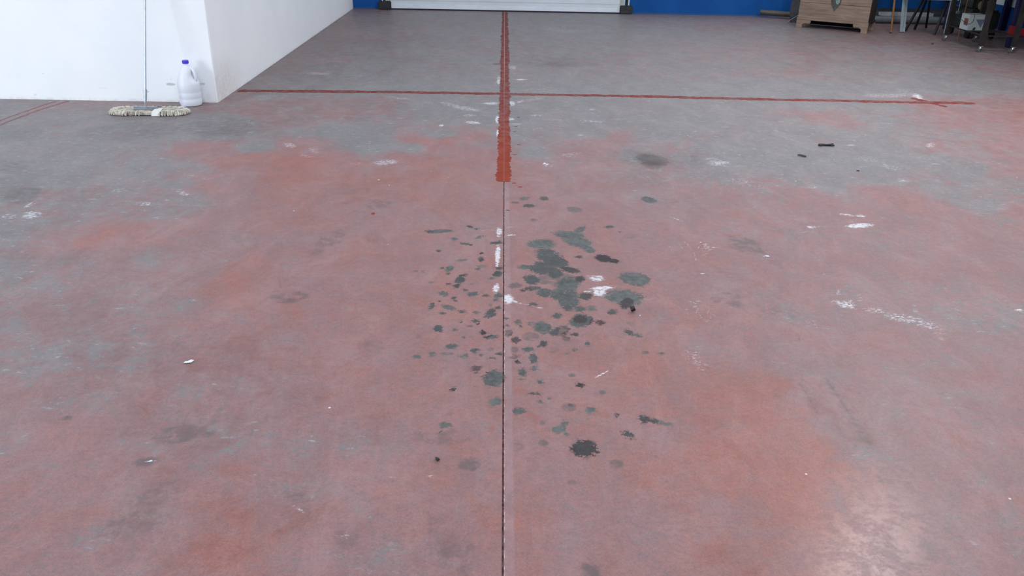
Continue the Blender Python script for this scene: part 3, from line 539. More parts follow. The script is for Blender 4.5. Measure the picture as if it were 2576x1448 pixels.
def wear_fields(P):
    """per-vertex wear data on the concrete, from the surveyed marks above"""
    W = np.array(WEAR_POINTS, dtype=np.float32)
    n = len(P)
    wear = np.zeros((n, 4), np.float32)
    stain = np.zeros((n, 4), np.float32)
    rust = np.zeros(n, np.float32)
    stain[:, 0] = -1
    for a in range(0, n, 20000):
        q = P[a:a + 20000]
        d2 = (q[:, None, 0] - W[None, :, 0]) ** 2 + (q[:, None, 1] - W[None, :, 1]) ** 2
        w = 1.0 / (d2 + 0.0025) ** 2
        w /= w.sum(1, keepdims=True)
        wear[a:a + 20000, :3] = w @ (W[:, 2:5] / 9.0)

    def ellipse(e):
        x, y, ra, rb, ang = e[:5]
        reach = max(ra, rb) * 1.6 + 0.05
        k = np.nonzero((np.abs(P[:, 0] - x) < reach) & (np.abs(P[:, 1] - y) < reach))[0]
        if len(k) == 0:
            return k, None, 0
        c, s = math.cos(math.radians(ang)), math.sin(math.radians(ang))
        dx, dy = P[k, 0] - x, P[k, 1] - y
        u, v = (dx * c + dy * s) / max(ra, 1e-3), (-dx * s + dy * c) / max(rb, 1e-3)
        return k, 1 - np.sqrt(u * u + v * v), math.sqrt(ra * rb)

    for e in OIL_SPOTS:
        k, d, size = ellipse(e)
        if d is None:
            continue
        dark, strength = e[5], e[6]
        if strength >= 0.55:
            m = np.clip(d * min(1.5, max(0.55, size / 0.028)), -1, 1)
            better = m > stain[k, 0]
            over = (m > 0.0) & (dark > stain[k, 1])
            kk = k[better]
            stain[kk, 0] = m[better]
            stain[k[better & ~(stain[k, 1] > dark + 0.2)], 1] = dark
            stain[k[over], 1] = dark
            stain[k[better], 3] = np.maximum(stain[k[better], 3], strength)
        else:
            t = np.clip((d + 0.25) / 0.6, 0, 1)
            stain[k, 2] = np.maximum(stain[k, 2], t * t * (3 - 2 * t) * strength)
    for e in RUST_SPOTS:
        k, d, size = ellipse(e)
        if d is not None:
            rust[k] = np.maximum(rust[k], np.clip((d + 0.3) / 0.6, 0, 1))
    for e in WHITE_SCUFFS:
        k, d, size = ellipse(e)
        if d is not None:
            t = np.clip((d + 0.35) / 0.8, 0, 1)
            wear[k, 3] = np.maximum(wear[k, 3], t * e[5])
    return wear, stain, rust


# ------------------------------------------------------------------ floor material
t = NT('worn_red_concrete')
pos = t.obj()
wear_n = t.n('ShaderNodeAttribute', attribute_name='wear')
stain_n = t.n('ShaderNodeAttribute', attribute_name='stain')
rust_n = t.n('ShaderNodeAttribute', attribute_name='rust')
wr, wo, wg = t.sep(wear_n.outputs['Vector'])[:3]
white = wear_n.outputs['Alpha']
sd, dark, soft = t.sep(stain_n.outputs['Vector'])[:3]
op = stain_n.outputs['Alpha']
big = t.noise(pos, 2.2, 4, 0.62)
mid = t.noise(pos, 9.0, 6, 0.68, 0.4)
fine = t.noise(pos, 38.0, 5, 0.7)
grain = t.noise(pos, 170.0, 3, 0.7)
c0 = lambda n: t.math('SUBTRACT', n, 0.5)
redv = t.math('ADD', wr, t.math('ADD', t.math('MULTIPLY', c0(big), 0.75), t.math('MULTIPLY', c0(mid), 1.25)))
redv = t.math('ADD', redv, t.math('ADD', t.math('MULTIPLY', c0(fine), 0.85), t.math('MULTIPLY', c0(t.noise(t.scaled(pos, (40, 60, 1)), 1.0, 4, 0.75, 0.3)), 0.5)))
base = t.ramp(redv, [(0.0, (0.195, 0.183, 0.183)), (0.27, (0.207, 0.176, 0.174)), (0.35, (0.230, 0.159, 0.156)), (0.48, (0.250, 0.148, 0.144)),
                     (0.62, (0.260, 0.139, 0.134)), (0.85, (0.272, 0.126, 0.114)), (1.0, (0.280, 0.115, 0.097))])
orv = t.math('ADD', wo, t.math('ADD', t.math('MULTIPLY', c0(mid), 1.1), t.math('MULTIPLY', c0(big), 0.9)))
base = t.mix(t.step(orv, 0.28, 1.20, 0.0, 0.70), base, (0.318, 0.104, 0.076))
# fine mottling and polish marks in the concrete
base = t.mix(t.step(fine, 0.30, 0.70, 0.50, 0.0), base, (0.70, 0.68, 0.70), 'MULTIPLY')
base = t.mix(t.step(grain, 0.35, 0.75, 0.0, 0.14), base, (0.42, 0.40, 0.42))
base = t.mix(t.step(t.noise(pos, 75.0, 4, 0.75), 0.32, 0.56, 0.40, 0.0), base, (0.72, 0.71, 0.72), 'MULTIPLY')
# broad cloudy tone, sweeping streaks
cloud = t.noise(t.scaled(pos, (1.0, 0.6, 1), 0.6), 4.6, 7, 0.78, 0.6)
base = t.mix(t.step(cloud, 0.36, 0.60, 0.55, 0.0), base, (0.76, 0.75, 0.76), 'MULTIPLY')
base = t.mix(t.step(cloud, 0.52, 0.72, 0.0, 0.20), base, (0.34, 0.245, 0.245))
# grime trodden into the slab
gr = t.math('ADD', wg, t.math('MULTIPLY', c0(mid), 1.1))
base = t.mix(t.step(gr, 0.08, 0.75, 0.0, 0.62), base, (0.52, 0.50, 0.49), 'MULTIPLY')
# bare pale flecks where the paint has gone
fleck = t.noise(t.scaled(pos, (16, 30, 1)), 1.0, 5, 0.75, 0.3)
bare = t.step(redv, 0.65, 0.2)
base = t.mix(t.math('MULTIPLY', t.step(fleck, 0.575, 0.68), t.math('MULTIPLY', bare, 0.55)), base, (0.40, 0.37, 0.385))
dfl = t.noise(t.scaled(pos, (13, 26, 1), 0.2), 1.0, 4, 0.7, 0.3)
base = t.mix(t.math('MULTIPLY', t.step(dfl, 0.60, 0.72), t.math('MULTIPLY', bare, 0.6)), base, (0.11, 0.10, 0.105))
# soft oil haze and tyre marks
haze = t.step(t.math('ADD', soft, t.math('ADD', t.math('MULTIPLY', c0(t.noise(pos, 26.0, 4, 0.72, 0.6)), 1.5), t.math('MULTIPLY', c0(mid), 0.6))), 0.05, 0.55)
base = t.mix(t.math('MULTIPLY', haze, t.math('MULTIPLY', t.step(soft, 0.0, 0.5), 0.74), clamp=True), base, (0.085, 0.070, 0.070))
# pale rubbed band beside the open joint
px, py, pz = t.sep(pos)[:3]
near = t.step(py, 4.60, 4.73, 1.0, 0.0)
band = t.math('MULTIPLY', t.step(t.math('ABSOLUTE', t.math('SUBTRACT', px, 0.017)), 0.009, 0.017, 1.0, 0.0), near)
base = t.mix(t.math('MULTIPLY', band, t.step(mid, 0.3, 0.7, 0.04, 0.28)), base, (0.36, 0.29, 0.32))
chip = t.math('MULTIPLY', t.step(px, 0.0045, 0.0060, 1.0, 0.0), t.step(px, 0.0, 0.002))
base = t.mix(t.math('MULTIPLY', t.math('MULTIPLY', chip, near), t.step(fine, 0.46, 0.62, 0.0, 0.8)), base, (0.46, 0.40, 0.41))
# rust drips
base = t.mix(t.math('MULTIPLY', rust_n.outputs['Fac'], t.step(fine, 0.35, 0.65, 0.10, 0.60)), base, (0.25, 0.068, 0.042))
# oil spots: ragged outline from two noises
edge = t.math('ADD', t.math('ADD', t.math('MULTIPLY', c0(t.noise(pos, 70.0, 4, 0.72)), 3.0), t.math('MULTIPLY', c0(t.noise(pos, 22.0, 3, 0.6)), 1.5)), t.math('MULTIPLY', c0(grain), 0.8))
spot = t.step(t.math('ADD', sd, edge), -0.10, 0.10)
spot = t.math('MULTIPLY', spot, t.step(sd, -0.75, -0.45))
darkv = t.math('ADD', dark, t.math('ADD', t.math('MULTIPLY', c0(fine), 0.55), t.math('MULTIPLY', c0(t.noise(pos, 16.0, 5, 0.65)), 0.45)))
spot_col = t.ramp(darkv, [(0.25, (0.098, 0.111, 0.104)), (0.45, (0.048, 0.056, 0.054)), (0.65, (0.029, 0.031, 0.032)), (0.95, (0.014, 0.010, 0.011))])
spot_col = t.mix(t.step(grain, 0.5, 0.8, 0.0, 0.35), spot_col, (0.12, 0.112, 0.112))
spot = t.math('MULTIPLY', spot, t.step(t.math('ADD', sd, t.math('MULTIPLY', c0(t.noise(pos, 34.0, 4, 0.7)), 2.2)), -0.25, 0.15, 0.45, 1.0))
base = t.mix(t.math('MULTIPLY', t.math('MULTIPLY', spot, op), 0.96, clamp=True), base, spot_col)
t.spot = spot
# white scuffs
streak = t.noise(t.scaled(pos, (52, 95, 1)), 1.0, 5, 0.78, 0.5)
sc = t.math('ADD', t.math('MULTIPLY', white, 0.74), t.math('MULTIPLY', c0(streak), 2.6))
base = t.mix(t.math('MULTIPLY', t.step(sc, 0.42, 0.72), t.step(white, 0.02, 0.85, 0.0, 0.85)), base, (0.62, 0.63, 0.66))
# scattered crumbs of plaster
cr = t.n('ShaderNodeTexVoronoi')
t.put(cr.inputs['Vector'], pos)
cr.inputs['Scale'].default_value = 9.0
crumb = t.math('MULTIPLY', t.step(cr.outputs['Distance'], 0.030, 0.045, 1.0, 0.0), t.step(t.sep(cr.outputs['Color'])[0], 0.86, 0.90))
base = t.mix(crumb, base, (0.55, 0.53, 0.53))
# faint pale line where the third joint was filled flush
jl = t.math('MULTIPLY', t.step(t.math('ABSOLUTE', t.math('SUBTRACT', px, 3.69)), 0.006, 0.035, 1.0, 0.0), t.step(mid, 0.40, 0.70, 0.0, 0.12))
base = t.mix(jl, base, (0.38, 0.32, 0.34))
rough = t.math('ADD', t.step(mid, 0.25, 0.75, 0.46, 0.58), t.math('MULTIPLY', c0(fine), 0.2))
t.put(t.b.inputs['Coat Weight'], t.math('MULTIPLY', t.step(t.math('ADD', mid, t.math('MULTIPLY', c0(fine), 0.5)), 0.38, 0.62, 0.04, 0.21), t.math('SUBTRACT', 1.0, t.math('MULTIPLY', t.spot, 0.7))))
t.b.inputs['Coat Roughness'].default_value = 0.24
t.bump(t.math('ADD', grain, t.math('MULTIPLY', fine, 1.5)), 0.10, 0.002)
MAT_FLOOR = t.out(base, rough, 0.0, 0.26)

MAT_BASE = simple('joint_dirt', (0.085, 0.043, 0.040), 0.9, 0, 0.7, 40, 0.05)

# red joint paint, worn through in places, with the pale joint line down its middle
t = NT('red_joint_paint')
pos = t.obj()
px, py, pz = t.sep(pos)[:3]
n1 = t.noise(pos, 14, 7, 0.7)
n2 = t.noise(pos, 55, 6, 0.7)
col = t.mix(t.step(n1, 0.3, 0.7), (0.200, 0.033, 0.018), (0.250, 0.048, 0.028))
far = t.step(py, 5.0, 7.2)
worn = t.math('MULTIPLY', t.step(t.math('ADD', n1, t.math('MULTIPLY', n2, 0.35)), 0.60, 0.76, 0.0, 0.85), far)
col = t.mix(worn, col, (0.20, 0.15, 0.15))
col = t.mix(t.math('MULTIPLY', far, 0.5), col, (0.125, 0.026, 0.026))
linem = t.step(t.math('ABSOLUTE', px), 0.0025, 0.0065, 1.0, 0.0)
col = t.mix(t.math('MULTIPLY', linem, t.step(py, 6.0, 9.5, 0.12, 0.62)), col, (0.40, 0.23, 0.22))
t.bump(n2, 0.2, 0.002)
MAT_PAINT = t.out(col, 0.75, 0, 0.08)
MAT_PAINT2 = simple('red_line_paint', (0.21, 0.085, 0.083), 0.55, 0, 0.3, 26, 0.3)

# ------------------------------------------------------------------ floor geometry
XJ = [-9.0, -3.56, 0.0, 3.69, 7.12]
YJ = [-2.0, 7.17, 13.45]
XG = [0.0, 0.0004, 0.0027, 0.0, 0.0]


def lines(lo, hi, fine_lo=None, fine_hi=None, step_f=0.006, step_c=0.035):
    parts = []

    def seg(a, b, s):
        if b - a > 1e-6:
            k = max(1, int(math.ceil((b - a) / s)))
            parts.append(np.linspace(a, b, k, endpoint=False))
    if fine_lo is None or fine_hi <= lo or fine_lo >= hi:
        seg(lo, hi, step_c)
    else:
        a, b = max(lo, fine_lo), min(hi, fine_hi)
        seg(lo, a, step_c)
        seg(a, b, step_f)
        seg(b, hi, step_c)
    return np.concatenate(parts + [np.array([hi])])


floor = tag(Shape().box(-9.0, 7.12, -2.0, 13.45, -0.15, -0.0016).build('floor', MAT_BASE), kind='structure',
            label='red stained concrete floor, worn grey, with oil spots')


def slab(x0, x1, y0, y1):
    nearby = y0 < 0 and -4 < x0 < 3
    xs = lines(x0, x1, -0.72, 1.0) if nearby else lines(x0, x1, step_c=0.05)
    ys = lines(y0, y1, 1.72, 4.75, 0.0065) if nearby else lines(y0, y1, step_c=0.05)
    nx, ny = len(xs), len(ys)
    gx, gy = np.meshgrid(xs, ys)
    top = np.stack([gx.ravel(), gy.ravel(), np.zeros(nx * ny)], 1).astype(np.float32)
    ring = list(range(nx)) + [j * nx + nx - 1 for j in range(1, ny)] + [(ny - 1) * nx + i for i in range(nx - 2, -1, -1)] + [j * nx for j in range(ny - 2, 0, -1)]
    ring = np.array(ring)
    skirt = top[ring].copy()
    skirt[:, 2] = -0.0020
    V = np.concatenate([top, skirt])
    i, j = np.meshgrid(np.arange(nx - 1), np.arange(ny - 1))
    a = (j * nx + i).ravel()
    Q = np.stack([a, a + 1, a + 1 + nx, a + nx], 1)
    m = len(ring)
    k = np.arange(m)
    S = np.stack([ring[(k + 1) % m], ring[k], nx * ny + k, nx * ny + (k + 1) % m], 1)
    F = np.concatenate([Q, S]).astype(np.int32)
    me = bpy.data.meshes.new('slab')
    me.vertices.add(len(V))
    me.vertices.foreach_set('co', V.ravel())
    me.loops.add(F.size)
    me.loops.foreach_set('vertex_index', F.ravel())
    me.polygons.add(len(F))
    me.polygons.foreach_set('loop_start', np.arange(0, F.size, 4, dtype=np.int32))
    me.polygons.foreach_set('loop_total', np.full(len(F), 4, np.int32))
    me.polygons.foreach_set('use_smooth', np.zeros(len(F), dtype=bool))
    me.update(calc_edges=True)
    wear, stain, rust = wear_fields(V[:, :2])
    for nm, dat in (('wear', wear), ('stain', stain)):
        at = me.attributes.new(nm, 'FLOAT_COLOR', 'POINT')
        at.data.foreach_set('color', dat.ravel())
    at = me.attributes.new('rust', 'FLOAT', 'POINT')
    at.data.foreach_set('value', rust)
    me.materials.append(MAT_FLOOR)
    o = bpy.data.objects.new('slab', me)
    C.objects.link(o)
    o.parent = floor
    return o


for r in range(2):
    for c in range(4):
        slab(XJ[c] + XG[c], XJ[c + 1] - XG[c + 1], YJ[r] + (0.0006 if r else 0), YJ[r + 1] - (0.0006 if r < 1 else 0))


def ragged_strip(name, path, half, mat, jag, step=0.012, top=0.0012, seed=1, ends=0.5):
    """thin coat of paint with torn edges along a path of (x, y) points"""
    rnd = random.Random(seed)
    pts = []
    for (ax, ay), (bx, by) in zip(path[:-1], path[1:]):
        k = max(1, int(math.hypot(bx - ax, by - ay) / step))
        pts += [(ax + (bx - ax) * i / k, ay + (by - ay) * i / k) for i in range(k)]
    pts.append(path[-1])
    n = len(pts)
    sm = [0.0, 0.0]
    vs, fs = [], []
    for i, (x, y) in enumerate(pts):
        a, b = pts[max(0, i - 1)], pts[min(n - 1, i + 1)]
        tx, ty = b[0] - a[0], b[1] - a[1]
        l = math.hypot(tx, ty) or 1
        nx_, ny_ = -ty / l, tx / l
        e = min(1.0, (min(i, n - 1 - i) * step) / 0.02 + ends)
        for s in (0, 1):
            sm[s] = sm[s] * 0.86 + rnd.uniform(-1, 1) * 0.42
        wl = max(0.004, (half + jag * (sm[0] + rnd.uniform(-0.7, 0.7))) * e)
        wr_ = max(0.004, (half + jag * (sm[1] + rnd.uniform(-0.7, 0.7))) * e)
        vs += [(x + nx_ * wl, y + ny_ * wl, -0.0005), (x + nx_ * wl * 0.97, y + ny_ * wl * 0.97, top), (x, y, top),
               (x - nx_ * wr_ * 0.97, y - ny_ * wr_ * 0.97, top), (x - nx_ * wr_, y - ny_ * wr_, -0.0005)]
    for i in range(n - 1):
        for k in range(4):
            fs.append((i * 5 + k + 1, i * 5 + k, (i + 1) * 5 + k, (i + 1) * 5 + k + 1))
    fs.append((4, 3, 2, 1, 0))
    fs.append(tuple(range((n - 1) * 5, n * 5)))
    return mesh_obj(name, vs, fs, mat, floor)


tag(ragged_strip('joint_paint', [(-0.003, 4.715), (0.0, 4.86), (0.002, 6.2), (0.006, 9.0), (0.006, 13.12)], 0.042, MAT_PAINT, 0.0095, 0.009, ends=0.9, seed=3),
    label='red paint band over the long joint')
tag(ragged_strip('joint_paint', [(-2.275, 7.13), (-1.27, 7.185), (-0.1, 7.195), (1.1, 7.198), (2.31, 7.167), (3.26, 7.150), (3.69, 7.150), (4.09, 7.155)], 0.045, MAT_PAINT, 0.012, 0.02, top=0.0016, seed=5),
    label='red paint line across the joint')
tag(ragged_strip('paint_splash', [(3.62, 7.33), (3.70, 7.15), (3.755, 6.985)], 0.035, MAT_PAINT, 0.012, 0.02, top=0.002, seed=9), label='red paint splash')
ragged_strip('paint_line', [(-3.62, 5.0), (-3.585, 5.87), (-3.55, 6.3), (-3.475, 6.64)], 0.010, MAT_PAINT2, 0.008, 0.015, seed=11)
ragged_strip('paint_line', [(-3.68, 5.4), (-3.645, 6.1), (-3.60, 6.45), (-3.57, 6.62)], 0.007, MAT_PAINT2, 0.007, 0.015, seed=12)
for k, (x, y, a) in enumerate([(0.075, 5.9, 0.2), (0.088, 6.05, -0.1), (0.10, 5.55, 0), (0.07, 5.3, 0.3), (0.095, 4.62, 0), (0.06, 4.69, 0.1), (0.11, 6.35, 0)]):
    ragged_strip('paint_drip', [(x - 0.012, y), (x + 0.012, y + 0.004 * math.sin(a))], 0.006, MAT_PAINT, 0.003, 0.004, seed=20 + k)

# ------------------------------------------------------------------ walls
t = NT('white_plaster')
pos = t.obj()
px, py, pz = t.sep(pos)[:3]
n1 = t.noise(pos, 1.6, 5, 0.6)
n2 = t.noise(pos, 26, 6, 0.65)
col = t.mix(t.step(n1, 0.3, 0.7), (0.80, 0.825, 0.85), (0.85, 0.865, 0.88))
# ground-in brown dirt round the foot of the return wall
side = t.step(px, -2.306, -2.302)
dirt = t.math('MULTIPLY', side, t.math('MULTIPLY', t.step(t.math('ADD', pz, t.math('MULTIPLY', n1, -0.5)), -0.2, 0.12, 1.0, 0.0), t.step(py, 6.75, 7.6, 1.0, 0.0)))
col = t.mix(t.math('MULTIPLY', dirt, t.step(n2, 0.2, 0.8, 0.2, 0.6)), col, (0.46, 0.42, 0.36))
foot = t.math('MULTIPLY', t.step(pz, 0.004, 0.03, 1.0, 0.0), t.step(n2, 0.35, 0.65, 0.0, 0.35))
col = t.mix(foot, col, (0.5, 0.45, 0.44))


def scuff(col, x, z, rx, rz, amt, c=(0.48, 0.49, 0.50)):
    u = t.math('DIVIDE', t.math('SUBTRACT', px, x), rx)
    v = t.math('DIVIDE', t.math('SUBTRACT', pz, z), rz)
    d = t.math('ADD', t.math('ADD', t.math('MULTIPLY', u, u), t.math('MULTIPLY', v, v)), t.math('MULTIPLY', t.math('SUBTRACT', n2, 0.5), 1.4))
    m = t.math('MULTIPLY', t.step(d, 0.4, 1.1, amt, 0.0), t.step(py, 6.69, 6.70, 1.0, 0.0))
    return t.mix(m, col, c)


for s in [(-2.657, 0.139, 0.040, 0.012, 0.85), (-2.675, 0.145, 0.02, 0.008, 0.5), (-2.405, 0.147, 0.026, 0.011, 0.7), (-2.649, 0.182, 0.004, 0.012, 0.4), (-3.655, 0.206, 0.012, 0.004, 0.35),
          (-3.75, 0.038, 0.016, 0.008, 0.35), (-2.37, 0.05, 0.02, 0.03, 0.15), (-3.2, 0.10, 0.05, 0.008, 0.12)]:
    col = scuff(col, *s)
t.bump(t.math('ADD', n2, t.math('MULTIPLY', n1, 2)), 0.10, 0.01)
MAT_WALL = t.out(col, 0.75, 0, 0.3)

t = NT('blue_dado_wall')
pos = t.obj()
px, py, pz = t.sep(pos)[:3]
n1 = t.noise(pos, 2.5, 5, 0.6)
blue = t.mix(t.step(n1, 0.3, 0.7), (0.006, 0.075, 0.280), (0.009, 0.094, 0.330))
upper = t.mix(t.step(n1, 0.3, 0.7), (0.74, 0.77, 0.80), (0.80, 0.82, 0.84))
col = t.mix(t.step(t.math('ADD', pz, t.math('MULTIPLY', n1, 0.012)), 0.322, 0.326), blue, upper)
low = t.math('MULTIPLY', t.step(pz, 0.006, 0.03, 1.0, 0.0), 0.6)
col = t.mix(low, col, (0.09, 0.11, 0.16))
MAT_DADO = t.out(col, 0.75, 0, 0.15)

wl = Shape()
bm = bmesh.new()
bmesh.ops.create_cube(bm, size=1.0)
for v in bm.verts:
    v.co = Vector((-5.65 + v.co.x * 6.7, 10.06 + v.co.y * 6.78, 2.0 + v.co.z * 4.0))
ed = [e for e in bm.edges if abs(e.verts[0].co.z - e.verts[1].co.z) > 1 and max(v.co.x for v in e.verts) > -2.31 and min(v.co.y for v in e.verts) < 6.7]
bmesh.ops.bevel(bm, geom=ed, offset=0.008, segments=3, affect='EDGES')
bm.verts.index_update()
wl.add([v.co[:] for v in bm.verts], [[v.index for v in f.verts] for f in bm.faces])
bm.free()
tag(wl.build('wall_left', MAT_WALL), kind='structure', label='white plastered wall block with a sharp corner')
wb = Shape().box(-2.295, -1.76, 13.19, 13.44, 0, 4.0).box(1.81, 7.07, 13.19, 13.44, 0, 4.0).box(-1.76, 1.81, 13.19, 13.44, 3.4, 4.0)
tag(wb.build('wall_back', MAT_DADO), kind='structure', label='far wall with a blue painted dado')
tag(Shape().box(7.07, 7.3, -2.0, 13.44, 0, 4.0).build('wall_right', MAT_DADO), kind='structure', label='side wall with a blue dado behind the rack')

# ------------------------------------------------------------------ sectional door
MAT_DOOR = simple('white_door_panel', (0.66, 0.72, 0.76), 0.45, 0, 0.05, 3)
MAT_DOOR_RAIL = simple('pale_aluminium_rail', (0.74, 0.79, 0.85), 0.4, 0.1, 0.05, 4)
MAT_SEAL = simple('dark_purple_seal', (0.018, 0.009, 0.022), 0.7, 0, 0.3)
MAT_BLOCK = simple('dark_rubber', (0.018, 0.018, 0.021), 0.6, 0, 0.3, 20)
MAT_TRACK = simple('galvanised_track', (0.42, 0.47, 0.44), 0.45, 0.3, 0.15, 9)
MAT_WHITE = simple('white_paint', (0.75, 0.77, 0.79), 0.5, 0, 0.06)
door = tag(bpy.data.objects.new('door_1', None), kind='structure', label='white sectional garage door between black floor blocks')
C.objects.link(door)
door.location = (0.02, 13.16, 0)
d = Shape().box(-1.748, 1.752, 0.0, 0.04, 0.018, 0.085, 0.004)
d.build('bottom_rail', MAT_DOOR_RAIL, door)
for k in range(6):
    z0 = 0.089 + 0.53 * k
    pn = Shape().box(-1.74, 1.744, 0.006, 0.045, z0, z0 + 0.525)
    for q in range(4):
        zz = z0 + 0.05 + q * 0.13
        pn.box(-1.74, 1.744, 0.001, 0.006, zz, zz + 0.085, 0.0)
    pn.build('door_panel', MAT_DOOR, door)
Shape().box(-1.748, 1.752, 0.004, 0.036, 0.0, 0.019).build('bottom_seal', MAT_SEAL, door)
for s, x in ((-1, -1.83), (1, 1.825)):
    Shape().box(x - 0.095, x + 0.095, -0.055, 0.028, 0.0, 0.125, 0.012).build('floor_block', MAT_BLOCK, door)
    Shape().box(x - s * 0.055 - 0.045, x - s * 0.055 + 0.035, -0.005, 0.028, 0.12, 3.3).build('guide_rail', MAT_TRACK, door)
    Shape().box(x + s * 0.012 - 0.012, x + s * 0.012 + 0.012, -0.012, 0.028, 0.12, 3.3).build('rubber_strip', MAT_BLOCK, door)
    Shape().box(x + s * 0.035 - 0.008, x + s * 0.035 + 0.008, -0.012, 0.028, 0.12, 3.3).build('edge_strip', MAT_WHITE, door)

# ------------------------------------------------------------------ mop
MAT_CHROME = simple('brushed_chrome', (0.52, 0.58, 0.63), 0.28, 0.7, 0.1, 30)
MAT_STEEL = simple('grey_steel', (0.30, 0.32, 0.35), 0.35, 0.8, 0.15, 30)
MAT_YARN = simple('cream_cotton_yarn', (0.50, 0.47, 0.40), 0.95, 0, 0.4, 40, 0.1)
MAT_PAD = simple('grey_cream_cloth', (0.40, 0.37, 0.32), 0.95, 0, 0.3, 30, 0.1, 0.3)
MAT_LABEL = simple('white_cloth_label', (0.66, 0.66, 0.63), 0.8, 0, 0.05, 30, 0.2)
mop = thing('dust_mop', 'flat dust mop with cream fringe and chrome handle leaning on the white wall', 'mop', (-2.69, 6.265, 0), math.radians(3))
M0 = Vector((-2.69, 6.265, 0))


def superell(rx, ry, a, n=3.2):
    c, s = math.cos(a), math.sin(a)
    return math.copysign(abs(c) ** (2 / n), c) * rx, math.copysign(abs(s) ** (2 / n), s) * ry


def pad_shape():
    sh = Shape()
    seg, vs, fs = 72, [], []
    rnd = random.Random(4)
    rings = [(1.0, 0.004), (1.03, 0.012), (1.0, 0.024), (0.88, 0.031), (0.6, 0.034), (0.25, 0.035)]
    jit = [rnd.uniform(-0.03, 0.03) for _ in range(seg)]
    for r, z in rings:
        for k in range(seg):
            x, y = superell(0.265 * (r + jit[k]), 0.075 * (r + jit[k] * 2), 2 * math.pi * k / seg)
            vs.append((x, y, z + rnd.uniform(-0.002, 0.002)))
    for i in range(len(rings) - 1):
        for k in range(seg):
            k2 = (k + 1) % seg
            fs.append((i * seg + k, i * seg + k2, (i + 1) * seg + k2, (i + 1) * seg + k))
    fs.append(tuple(reversed(range(seg))))
    fs.append(tuple(range((len(rings) - 1) * seg, len(rings) * seg)))
    return sh.add(vs, fs)


pad_shape().build('mop_pad', MAT_PAD, mop, True)
yarn = Shape()
rnd = random.Random(12)
for k in range(420):
    a = rnd.uniform(0, 2 * math.pi)
    x, y = superell(0.262, 0.072, a)
    if abs(x) < 0.10 and y < 0 and rnd.random() < 0.75:
        continue
    if x > -0.02 and x < 0.06 and y < 0:
        continue
    nx_, ny_ = x / 0.265 ** 2, y / 0.075 ** 2
    l = math.hypot(nx_, ny_)
    nx_, ny_ = nx_ / l, ny_ / l
    tw = rnd.uniform(-0.6, 0.6)
    ox, oy = nx_ * math.cos(tw) - ny_ * math.sin(tw), nx_ * math.sin(tw) + ny_ * math.cos(tw)
    ln = rnd.uniform(0.022, 0.045) * (0.75 if ny_ < -0.5 else 1.0)
    z0 = rnd.uniform(0.022, 0.034)
    yarn.tube([(x * 0.9, y * 0.85, z0), (x + ox * ln * 0.35, y + oy * ln * 0.35, z0 + 0.004), (x + ox * ln * 0.85, y + oy * ln * 0.85, z0 * 0.6), (x + ox * ln, y + oy * ln, 0.004)],
              [0.0035, 0.0042, 0.0038, 0.002], 5)
tag(yarn.build('yarn_fringe', MAT_YARN, mop, True), kind='stuff')
pl = Shape().box(-0.10, 0.045, -0.045, 0.05, 0.036, 0.042, 0.002)
pl.bar((-0.08, 0.01, 0.046), (-0.12, 0.035, 0.043), 0.012, 0.008)
pl.bar((-0.11, 0.0, 0.046), (0.07, -0.01, 0.046), 0.012, 0.008)
pl.bar((0.05, 0.045, 0.044), (0.08, 0.05, 0.043), 0.012, 0.008)
pl.build('frame', MAT_STEEL, mop)
Shape().add([(0.045, 0.0, 0.041), (0.105, 0.0, 0.041), (0.105, -0.085, 0.030), (0.045, -0.085, 0.030), (0.045, -0.10, 0.003), (0.105, -0.10, 0.003)],
            [(0, 3, 2, 1), (3, 4, 5, 2)]).build('cloth_label', MAT_LABEL, mop)
R3 = Matrix.Rotation(-math.radians(3), 4, 'Z')
hl = lambda p: R3 @ (Vector(p) - M0)
hb, ht = Vector((-2.738, 6.335, 0.075)), Vector((-2.647, 6.652, 1.40))
hd = (ht - hb).normalized()
Shape().tube([hl(hb + hd * 0.02), hl(ht)], 0.009, 16).build('handle', MAT_CHROME, mop, True)
sk = Shape().tube([hl(hb - hd * 0.01), hl(hb + hd * 0.015), hl(hb + hd * 0.085), hl(hb + hd * 0.09)], [0.007, 0.0115, 0.0135, 0.014], 16)
sk.tube([hl(hb + hd * 0.078), hl(hb + hd * 0.078 + Vector((0.03, -0.004, -0.006)))], [0.004, 0.0025], 8)
sk.tube([hl(hb + hd * 0.075), hl(hb + hd * 0.085 + Vector((-0.021, -0.004, 0.0)))], [0.004, 0.003], 8)
sk.build('handle_socket', MAT_CHROME, mop, True)
Shape().tube([hl(hb - hd * 0.008), (-0.04, 0.035, 0.05), (-0.035, 0.03, 0.040)], 0.006, 8).build('swivel_joint', MAT_STEEL, mop, True)

# ------------------------------------------------------------------ bottle
t = NT('milky_plastic')
n = t.noise(t.obj(), 14, 4, 0.6)
MAT_BOTTLE = t.out(t.mix(n, (0.72, 0.76, 0.84), (0.80, 0.82, 0.88)), 0.4, 0, 0.4)
t.b.inputs['Subsurface Weight'].default_value = 0.25
t.b.inputs['Subsurface Radius'].default_value = (0.03, 0.03, 0.03)
t.b.inputs['Transmission Weight'].default_value = 0.12
MAT_CAP = simple('violet_cap', (0.085, 0.040, 0.62), 0.4, 0, 0.08)
bottle = thing('plastic_bottle', 'large milky plastic bottle with violet cap on the floor by the wall', 'bottle', (-2.482, 6.578, 0), math.radians(-12))


def bottle_r(r, z, a):
    q = r
    if z < 0.17:
        q = r * (1 + 0.035 * abs(math.cos(2 * a)))
    w = max(0.0, math.cos(a)) ** 3
    hollow = max(0.0, 1 - abs(z - 0.235) / 0.052)
    return q * (1 - 0.45 * w * hollow)


